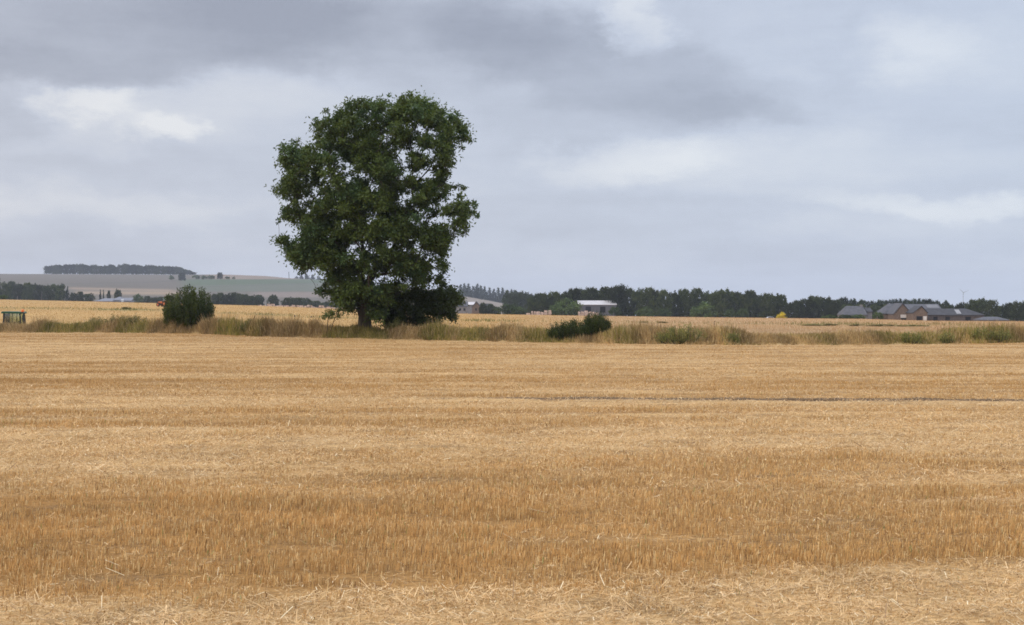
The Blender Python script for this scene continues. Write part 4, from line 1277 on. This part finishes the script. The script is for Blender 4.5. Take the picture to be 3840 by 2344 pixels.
# ------------------------------------------------------------------ dykes, log heap, posts, poles
def rubble(name, label, cat, pts, Y, h0, m, lump=0.35):
    """drystone wall of separate-looking boulders along photo points (px, row of the top)"""
    mb = MB()
    Xs = [(p[0] - CX) / F * Y for p in pts]
    zt = [CAMH + (HY - p[1]) / F * Y for p in pts]
    x = Xs[0]
    base = (Xs[0], Y, float(terrain(Xs[0], Y)))
    while x < Xs[-1]:
        w = random.uniform(0.6, 1.4) * lump / 0.35
        top = float(np.interp(x, Xs, zt)) + random.uniform(-0.35, 0.15) * lump / 0.35
        zg = float(terrain(x, Y)) - 0.1
        lay = max(1, int((top - zg) / (0.45 * lump / 0.35)))
        for j in range(lay):
            z0 = zg + (top - zg) * j / lay; z1 = zg + (top - zg) * (j + 1) / lay
            q = [random.uniform(-0.12, 0.12) for _ in range(8)]
            xx0, xx1 = x - base[0] + q[0], x + w - base[0] + q[1]
            yy = random.uniform(-0.25, 0.1)
            vs = [(xx0, yy + q[2], z0 - base[2]), (xx1, yy + q[3], z0 - base[2]), (xx1, yy + 0.9, z0 - base[2]), (xx0, yy + 0.9, z0 - base[2]),
                  (xx0 + .1 * w, yy + .15 + q[4], z1 - base[2] + q[5]), (xx1 - .1 * w, yy + .15, z1 - base[2] + q[6]), (xx1 - .1 * w, yy + .75, z1 - base[2] + q[6]), (xx0 + .1 * w, yy + .75, z1 - base[2] + q[5])]
            mb.add(vs, [(0, 3, 2, 1), (4, 5, 6, 7), (0, 1, 5, 4), (1, 2, 6, 5), (2, 3, 7, 6), (3, 0, 4, 7)])
        x += w * 1.05
    o = mb.build(name, m)
    o.location = base
    tag(o, label, cat)


rubble('stone_wall', 'low pinkish stone wall behind posts left of the tall tree', 'wall', [(968, 1144), (1010, 1142), (1060, 1143), (1120, 1144), (1180, 1147), (1240, 1150), (1300, 1154)], 395, 1, M_PINKSTONE)
rubble('rubble_heap', 'pinkish heap of rubble left of the broad green bush', 'heap', [(1962, 1177), (1976, 1168), (1990, 1163), (2006, 1164), (2020, 1167), (2034, 1165), (2052, 1163), (2060, 1165)], 560, 1, M_PINKSTONE, 0.5)
rubble('stone_wall', 'short pinkish stone wall below the pale roofed barn', 'wall', [(2168, 1168), (2190, 1167), (2215, 1170), (2242, 1168)], 575, 1, M_PINKSTONE, 0.5)


def post(px, yt, Y, label, group=None, r=0.09, m=M_WOOD, name='fence_post'):
    b = on(px, Y)
    top = CAMH + (HY - yt) / F * Y - b[2]
    o = MB().tube([(0, 0, -0.2), (0.01, 0, top * .6), (0.02, 0, top)], [r, r * .95, r * .9], 6).build(name, m)
    o.location = b
    o.rotation_euler = (0, random.uniform(-.05, .05), 0)
    tag(o, label, 'post' if 'post' in name else 'pole', group)


for px, yt in [(1001, 1138), (1022, 1142), (1064, 1140), (1085, 1143), (1112, 1142), (1140, 1144), (1164, 1145), (1192, 1147), (1222, 1149)]:
    post(px, yt, 385, 'weathered wooden post in the row before the far stone wall', 'posts before the far stone wall', 0.11)
p = hit(1105, 1189); post(1105, 1181, p[1], 'short dark post on the green track left of the tall tree', r=0.12)
p = hit(1168, 1191); post(1168, 1185, p[1], 'tiny dark post nearer the tall tree on the green track', r=0.10)
post(2678, 1203, 150, 'thin weathered post in the tan field right of the gorse', r=0.05)
post(65, 1110, 640, 'greyish post before the hazy wood at the left', r=0.14, m=M_GREYSTONE)
post(1084, 1019, 2450, 'thin mast standing on the hill left of the tall tree', r=0.6, name='mast', m=M_BLACK)
post(155, 1092, 800, 'slim pale pole against the hazy wood at the left', r=0.10, name='pole', m=M_GREYSTONE)


# ------------------------------------------------------------------ machines
def wheel(parent, x, y, r, w, rim_m):
    e = bpy.data.objects.new('wheel', None); link(e, parent); e.location = (x, y, r)
    mb = MB().tube([(0, -w / 2, 0), (0, -w * .42, 0), (0, w * .42, 0), (0, w / 2, 0)], [r * .9, r, r, r * .9], 30)
    for k in range(20):
        a = 6.283 * k / 20
        c, s = math.cos(a), math.sin(a)
        mb.tube([(c * r * .99, -w * .46, s * r * .99), (math.cos(a + .12) * r * 1.0, 0, math.sin(a + .12) * r * 1.0)], [.03, .03], 4)
        mb.tube([(math.cos(a + .16) * r * .99, w * .46, math.sin(a + .16) * r * .99), (math.cos(a + .28) * r, 0, math.sin(a + .28) * r)], [.03, .03], 4)
    mb.build('tyre', M_RUBBER, e)
    MB().tube([(0, -w * .53, 0), (0, w * .53, 0)], [r * .55, r * .55], 24).build('rim', rim_m, e)


def tractor(name, loc, rz, label, body_m, rim_m, roof_m, s=1.0):
    r = empty(name, loc, label, 'tractor', rz=rz); r.scale = (s, s, s)
    hood = MB().prism([(0.85, 0.95), (2.85, 0.95), (2.95, 1.1), (2.9, 1.42), (2.7, 1.52), (0.85, 1.66)], -0.42, 0.42)
    hood.build('hood', body_m, r, bevel=0.05)
    MB().box(-0.9, 2.7, -0.28, 0.28, 0.55, 0.95).build('chassis', M_BLACK, r)
    MB().prism([(-0.95, 0.9), (0.8, 0.9), (0.8, 1.38), (-0.95, 1.38)], -0.62, 0.62).build('cab_floor', body_m, r, bevel=0.03)
    for sy in (-1, 1):
        f = MB().prism([(-1.15, 1.35), (-0.95, 1.72), (-0.1, 1.80), (0.42, 1.55), (0.42, 1.48), (-0.1, 1.72), (-0.9, 1.64), (-1.08, 1.33)], 0.62 * sy - .2 * (sy < 0), 0.62 * sy + .2 * (sy > 0) + .18 * 0)
        f.build('fender', body_m, r)
    fr = MB()
    for x0, x1, w in ((-0.84, -0.74, .13), (-0.02, 0.02, .055), (0.84, 0.72, .10)):
        for sy in (-0.66, 0.66):
            fr.tube([(x0, sy, 1.38), (x1, sy * .96, 2.78)], [w / 2 * 1.3, w / 2 * 1.3], 6)
    fr.box(-0.84, -0.62, -0.64, 0.64, 1.36, 2.74).box(-0.60, -0.05, -0.60, 0.60, 1.40, 1.95).box(-0.88, 0.88, -0.70, -0.62, 1.36, 1.46).box(-0.88, 0.88, 0.62, 0.70, 1.36, 1.46)
    fr.build('cab_frame', M_BLACK, r)
    gl = MB().box(-0.76, 0.76, -0.655, -0.645, 1.46, 2.76).box(-0.76, 0.76, 0.645, 0.655, 1.46, 2.76).box(-0.80, -0.79, -0.6, 0.6, 1.5, 2.76).box(0.79, 0.80, -0.6, 0.6, 1.5, 2.76)
    gl.build('window', M_GLASS, r)
    MB().prism([(-0.98, 2.78), (0.90, 2.76), (0.94, 2.84), (0.86, 2.95), (-0.9, 2.98), (-1.0, 2.90)], -0.78, 0.78).build('cab_roof', roof_m, r, bevel=0.03)
    MB().prism([(-0.55, 1.38), (-0.1, 1.38), (-0.1, 1.78), (-0.42, 1.85), (-0.55, 2.3), (-0.68, 2.3), (-0.62, 1.75)], -0.26, 0.26).build('seat', M_BLACK, r, bevel=0.03)
    MB().tube([(0.62, 0, 1.4), (0.42, 0, 1.95)], [.04, .04], 6).tube([(0.36, -.2, 1.93), (0.46, -.2, 2.05), (0.46, .2, 2.05), (0.36, .2, 1.93)], [.025] * 4, 6).build('steering_wheel', M_BLACK, r)
    MB().tube([(1.02, -0.5, 1.3), (1.02, -0.5, 1.9), (1.02, -0.5, 2.6), (1.06, -0.5, 2.8)], [.06, .10, .09, .05], 10).build('exhaust', M_BLACK, r)
    MB().tube([(0.88, -0.66, 2.3), (1.18, -0.95, 2.35)], [.02, .02], 5).box(1.08, 1.22, -1.06, -0.92, 2.0, 2.55).build('mirror', M_BLACK, r)
    MB().tube([(0.98, -0.55, 2.86), (0.98, -0.55, 2.94)], [.05, .05], 8).build('beacon_stalk', M_BLACK, r)
    MB().tube([(0.96, -0.55, 2.93), (0.96, -0.55, 3.10), (0.96, -0.55, 3.15)], [.15, .14, .07], 12).build('beacon', M_BEACON, r)
    for x, rr, w in ((-0.35, 0.84, .50), (2.25, 0.60, .38)):
        for sy in (-1, 1):
            wheel(r, x, sy * 0.88, rr, w, rim_m)
    return r


lc = on(50, 126.0)
tz = CAMH + (HY - 1167) / F * 126 - 2.97
tractor('farm_tractor', (lc[0] + .1, lc[1], min(tz, lc[2] + 0.05)), 0.03, 'green roofed tractor with orange beacon half hidden by the verge', M_GREENPAINT, M_YELLOWRIM, M_GREENPAINT)
p = hit(622, 1150)
tractor('farm_tractor', (p[0], p[1], p[2]), 2.65, 'distant orange tractor partly hidden by the round bush', M_ORANGEPAINT, M_ORANGEPAINT, M_BLACK, 0.8)


def small_car():
    p = on(2891, 540)
    z = min(p[2], CAMH + (HY - 1194) / F * 540 - 0.3)
    r = empty('parked_car', (p[0], p[1], z), 'pale car half hidden left of the yellow bush', 'car')
    MB().prism([(-2.1, .35), (2.1, .35), (2.15, .8), (1.2, .95), (.6, 1.45), (-1.1, 1.47), (-1.9, 1.0), (-2.15, .85)], -.85, .85).build('body', M_CAR, r, bevel=.08)
    MB().prism([(-1.55, 1.0), (.95, .98), (.52, 1.38), (-1.05, 1.40)], -.87, .87).build('window', M_BLACK, r)
    for x in (-1.35, 1.35):
        for y in (-.8, .8):
            MB().tube([(x, y - .1, .33), (x, y + .1, .33)], [.33, .33], 20).build('wheel', M_RUBBER, r)


small_car()


def turbine():
    Y = 3000
    b = on(3612, Y)
    hub = CAMH + (HY - 1097) / F * Y - b[2]
    r = empty('wind_turbine', b, 'faint white wind turbine rising above the farm trees', 'wind turbine')
    MB().tube([(0, 0, -1), (0, 0, hub * .5), (0, 0, hub)], [1.0, .8, .6], 12).build('tower', M_TURB, r, smooth=True)
    MB().box(-.9, .9, -2.0, 2.0, hub - .7, hub + .7).build('nacelle', M_TURB, r, bevel=.2)
    for a in (140, 25, 265):
        t = math.radians(a)
        d = np.array((math.cos(t), 0, math.sin(t)))
        c = np.array((0, -2.3, hub))
        MB().tube([c, c + d * 3, c + d * 14], [.45, .7, .12], 6).build('blade', M_TURB, r)


M_TURB = solid('grey_turbine_paint', (0.30, 0.31, 0.33), scale=0.2)
turbine()

# ------------------------------------------------------------------ haze
HZ = 0.000095
hb = MB().box(-4600, 4600, -90, 4900, -60, 75).build('haze', None) if False else None
me = bpy.data.meshes.new('haze')
v = [(x, y, z) for z in (-75, 72) for x, y in ((-4600, -120), (4600, -120), (4600, 4900), (-4600, 4900))]
me.from_pydata(v, [], [(0, 3, 2, 1), (4, 5, 6, 7), (0, 1, 5, 4), (1, 2, 6, 5), (2, 3, 7, 6), (3, 0, 4, 7)])
hz = link(bpy.data.objects.new('haze', me))
hm = bpy.data.materials.new('haze_air'); hm.use_nodes = True
nt = hm.node_tree; nt.nodes.clear()
ho = N(nt, 'ShaderNodeOutputMaterial'); hv = N(nt, 'ShaderNodeVolumePrincipled')
hv.inputs['Color'].default_value = (0.86, 0.90, 1.0, 1); hv.inputs['Density'].default_value = HZ; hv.inputs['Anisotropy'].default_value = 0.1
nt.links.new(hv.outputs[0], ho.inputs['Volume'])
me.materials.append(hm)
tag(hz, 'thin grey haze lying over the farmland', 'haze', kind='stuff')

# ------------------------------------------------------------------ sky and sun
SUN_AZ, SUN_EL = math.radians(-118), math.radians(38)      # azimuth from the view direction (+Y), negative = left
w = bpy.data.worlds.new('World'); SC.world = w; w.use_nodes = True
nt = w.node_tree; nt.nodes.clear()
L = nt.links.new


def math_(op, a, b=None, c=None, clamp=False):
    n = N(nt, 'ShaderNodeMath', operation=op); n.use_clamp = clamp
    for i, q in enumerate((a, b, c)):
        if q is None:
            continue
        if hasattr(q, 'is_linked'):
            L(q, n.inputs[i])
        else:
            n.inputs[i].default_value = q
    return n.outputs[0]


tc = N(nt, 'ShaderNodeTexCoord')
sep = N(nt, 'ShaderNodeSeparateXYZ'); L(tc.outputs['Generated'], sep.inputs[0])
azn = math_('ARCTAN2', sep.outputs['X'], sep.outputs['Y'])
eln = math_('ARCSINE', sep.outputs['Z'])
# photo-like units: 1 = 1000 photo px
AZ = math_('MULTIPLY', azn, 5.0)
EL = math_('MULTIPLY', eln, 5.0)
cmb = N(nt, 'ShaderNodeCombineXYZ'); L(AZ, cmb.inputs[0]); L(EL, cmb.inputs[1])


def sky_noise(scale, sx, sy, detail, off, rough=0.55):
    mp = N(nt, 'ShaderNodeMapping'); mp.inputs['Scale'].default_value = (sx, sy, 1); mp.inputs['Location'].default_value = (off, off * 1.7, off * .3)
    L(cmb.outputs[0], mp.inputs['Vector'])
    no = N(nt, 'ShaderNodeTexNoise'); no.inputs['Scale'].default_value = scale; no.inputs['Detail'].default_value = detail; no.inputs['Roughness'].default_value = rough
    L(mp.outputs[0], no.inputs['Vector'])
    return no


wn = sky_noise(2.6, 1.0, 2.0, 7, 3.1, 0.62)
wsep = N(nt, 'ShaderNodeSeparateColor'); L(wn.outputs['Color'], wsep.inputs[0])
WX = math_('ADD', AZ, math_('MULTIPLY', math_('SUBTRACT', wsep.outputs[0], 0.5), 0.62))
WY = math_('ADD', EL, math_('MULTIPLY', math_('SUBTRACT', wsep.outputs[1], 0.5), 0.26))


def blob(px, py, rx, ry, amp, soft=1.0, rot=0.0):
    """soft cloud patch in the sky, centre and radii in photo px"""
    cx, cy = (px - CX) / 1000.0, (HY - py) / 1000.0
    a = math_('SUBTRACT', WX, cx); b = math_('SUBTRACT', WY, cy)
    if rot:
        c, s = math.cos(rot), math.sin(rot)
        a, b = math_('ADD', math_('MULTIPLY', a, c), math_('MULTIPLY', b, s)), math_('SUBTRACT', math_('MULTIPLY', b, c), math_('MULTIPLY', a, s))
    a = math_('MULTIPLY', a, 1000.0 / rx); b = math_('MULTIPLY', b, 1000.0 / ry)
    d = math_('SQRT', math_('ADD', math_('MULTIPLY', a, a), math_('MULTIPLY', b, b)))
    mr = N(nt, 'ShaderNodeMapRange', interpolation_type='SMOOTHSTEP')
    mr.inputs['From Min'].default_value = max(0.0, 1 - soft); mr.inputs['From Max'].default_value = 1 + soft * 0.35
    mr.inputs['To Min'].default_value = amp; mr.inputs['To Max'].default_value = 0.0
    L(d, mr.inputs['Value'])
    return mr.outputs[0]


V_ = 1.558
blobs = [
    # dark sheets (negative) and bright breaks (positive); px of the photo
    (250, 120, 1250, 262, -0.50, 0.30, 0), (1500, 110, 1000, 230, -0.32, 0.7, 0), (120, 300, 820, 85, -0.16, 0.5, 0), (700, 20, 1500, 120, -0.12, 0.8, 0),
    (2300, 270, 780, 200, -0.42, 0.5, -0.24), (2720, 410, 320, 66, -0.16, 0.6, -0.1), (2050, 420, 420, 90, -0.15, 0.9, 0), (2200, 560, 420, 110, -0.20, 0.9, 0),
    (1780, 190, 620, 210, -0.16, 0.8, 0), (2380, 110, 120, 120, 0.55, 0.7, 0.9), (2150, 60, 260, 90, 0.25, 0.9, 0), (3400, 230, 260, 120, 0.46, 0.9, 0), (3720, 330, 220, 160, 0.16, 1.0, 0),
    (380, 430, 220, 62, 0.66, 0.7, 0), (660, 510, 170, 66, 0.75, 0.6, 0), (520, 480, 460, 130, 0.20, 0.9, 0), (1000, 400, 500, 110, 0.22, 1.0, 0), (110, 470, 190, 90, -0.30, 0.8, 0),
    (300, 640, 700, 70, -0.14, 0.9, 0), (420, 790, 760, 60, 0.32, 0.8, 0), (60, 730, 320, 40, 0.18, 0.9, 0), (2350, 610, 420, 95, 0.52, 0.6, 0.1), (2900, 600, 680, 140, 0.36, 0.9, 0),
    (3520, 785, 560, 58, 0.55, 0.7, -0.08), (3000, 860, 420, 50, 0.18, 1.0, 0), (3200, 250, 130, 190, -0.16, 0.9, 0), (2300, 850, 800, 120, -0.08, 1, 0),
    (3750, 1000, 300, 50, 0.12, 1, 0), (600, 930, 900, 70, -0.12, 1, 0),
]
tot = None
for b in blobs:
    o = blob(*b)
    tot = o if tot is None else math_('ADD', tot, o)
n1 = sky_noise(1.5, 1.0, 2.6, 7, 8.3, 0.58)
n2 = sky_noise(5.0, 1.0, 2.0, 7, 1.7, 0.62)
n3 = sky_noise(1.3, 0.55, 5.0, 6, 5.9, 0.6)
tot = math_('ADD', tot, math_('MULTIPLY', math_('SUBTRACT', n1.outputs['Fac'], 0.5), 0.46))
tot = math_('ADD', tot, math_('MULTIPLY', math_('SUBTRACT', n2.outputs['Fac'], 0.5), 0.30))
tot = math_('ADD', tot, math_('MULTIPLY', math_('SUBTRACT', n3.outputs['Fac'], 0.5), 0.55))
fac = math_('MULTIPLY_ADD', tot, 0.5, 0.5, clamp=True)
ramp = N(nt, 'ShaderNodeValToRGB'); L(fac, ramp.inputs[0])
el = ramp.color_ramp.elements
el[0].position = 0.08; el[0].color = (*lin(157, 163, 179), 1)
el[1].position = 0.92; el[1].color = (*lin(228, 231, 236), 1)
e = el.new(0.5); e.color = (*lin(196, 203, 218), 1)
# overcast sky: brighter overhead than along the horizon
zen = math_('MAXIMUM', sep.outputs['Z'], 0.0)
up = N(nt, 'ShaderNodeMapRange'); up.inputs['From Min'].default_value = 0.22; up.inputs['From Max'].default_value = 1.0
up.inputs['To Min'].default_value = 1.0; up.inputs['To Max'].default_value = 3.6
L(zen, up.inputs['Value'])
side = N(nt, 'ShaderNodeMapRange'); side.inputs['From Min'].default_value = -2.0; side.inputs['From Max'].default_value = 2.0; L(AZ, side.inputs['Value'])
tint = N(nt, 'ShaderNodeMix', data_type='RGBA'); tint.inputs['A'].default_value = (1.01, 0.985, 0.965, 1); tint.inputs['B'].default_value = (0.965, 1.0, 1.035, 1); L(side.outputs[0], tint.inputs['Factor'])
tm = N(nt, 'ShaderNodeVectorMath', operation='MULTIPLY'); L(ramp.outputs[0], tm.inputs[0]); L(tint.outputs['Result'], tm.inputs[1])
bgc = N(nt, 'ShaderNodeBackground'); L(tm.outputs[0], bgc.inputs['Color']); L(up.outputs[0], bgc.inputs['Strength'])
sky = N(nt, 'ShaderNodeTexSky'); sky.sky_type = 'NISHITA'; sky.sun_disc = False
sky.sun_elevation = SUN_EL; sky.sun_rotation = SUN_AZ
sky.air_density = 1.2; sky.dust_density = 2.0
bgs = N(nt, 'ShaderNodeBackground'); L(sky.outputs[0], bgs.inputs['Color']); bgs.inputs['Strength'].default_value = 0.09
mx = N(nt, 'ShaderNodeMixShader'); mx.inputs['Fac'].default_value = 0.9
L(bgs.outputs[0], mx.inputs[1]); L(bgc.outputs[0], mx.inputs[2])
wo = N(nt, 'ShaderNodeOutputWorld'); L(mx.outputs[0], wo.inputs['Surface'])

sl = bpy.data.lights.new('sun', 'SUN'); sl.energy = 1.5; sl.angle = math.radians(12); sl.color = (1.0, 0.93, 0.82)
so = link(bpy.data.objects.new('sun', sl))
# lamp shines along -Z: aim from the sun's place to the ground
sd = np.array((math.sin(SUN_AZ) * math.cos(SUN_EL), math.cos(SUN_AZ) * math.cos(SUN_EL), math.sin(SUN_EL)))
from mathutils import Vector
so.rotation_euler = Vector(sd).to_track_quat('Z', 'Y').to_euler()
so.location = (-60, -40, 90)

# ------------------------------------------------------------------ camera
cd = bpy.data.cameras.new('camera'); co = link(bpy.data.objects.new('camera', cd))
co.location = (0, 0, CAMH); co.rotation_euler = (math.radians(90), 0, 0)
cd.sensor_width = 36; cd.lens = F / 3840 * 36
cd.shift_y = -(1172 - HY) / 3840
cd.clip_start = 0.1; cd.clip_end = 12000
SC.camera = co
vs = SC.view_settings
vs.view_transform = 'Standard'; vs.look = 'None'; vs.exposure = 0.1; vs.gamma = 1.0; vs.use_curve_mapping = False
SC.cycles.filter_width = 1.7
SC.cycles.max_bounces = 6; SC.cycles.diffuse_bounces = 3; SC.cycles.transparent_max_bounces = 8; SC.cycles.volume_bounces = 0
SC.cycles.use_denoising = True
SC.cycles.denoising_prefilter = 'NONE'
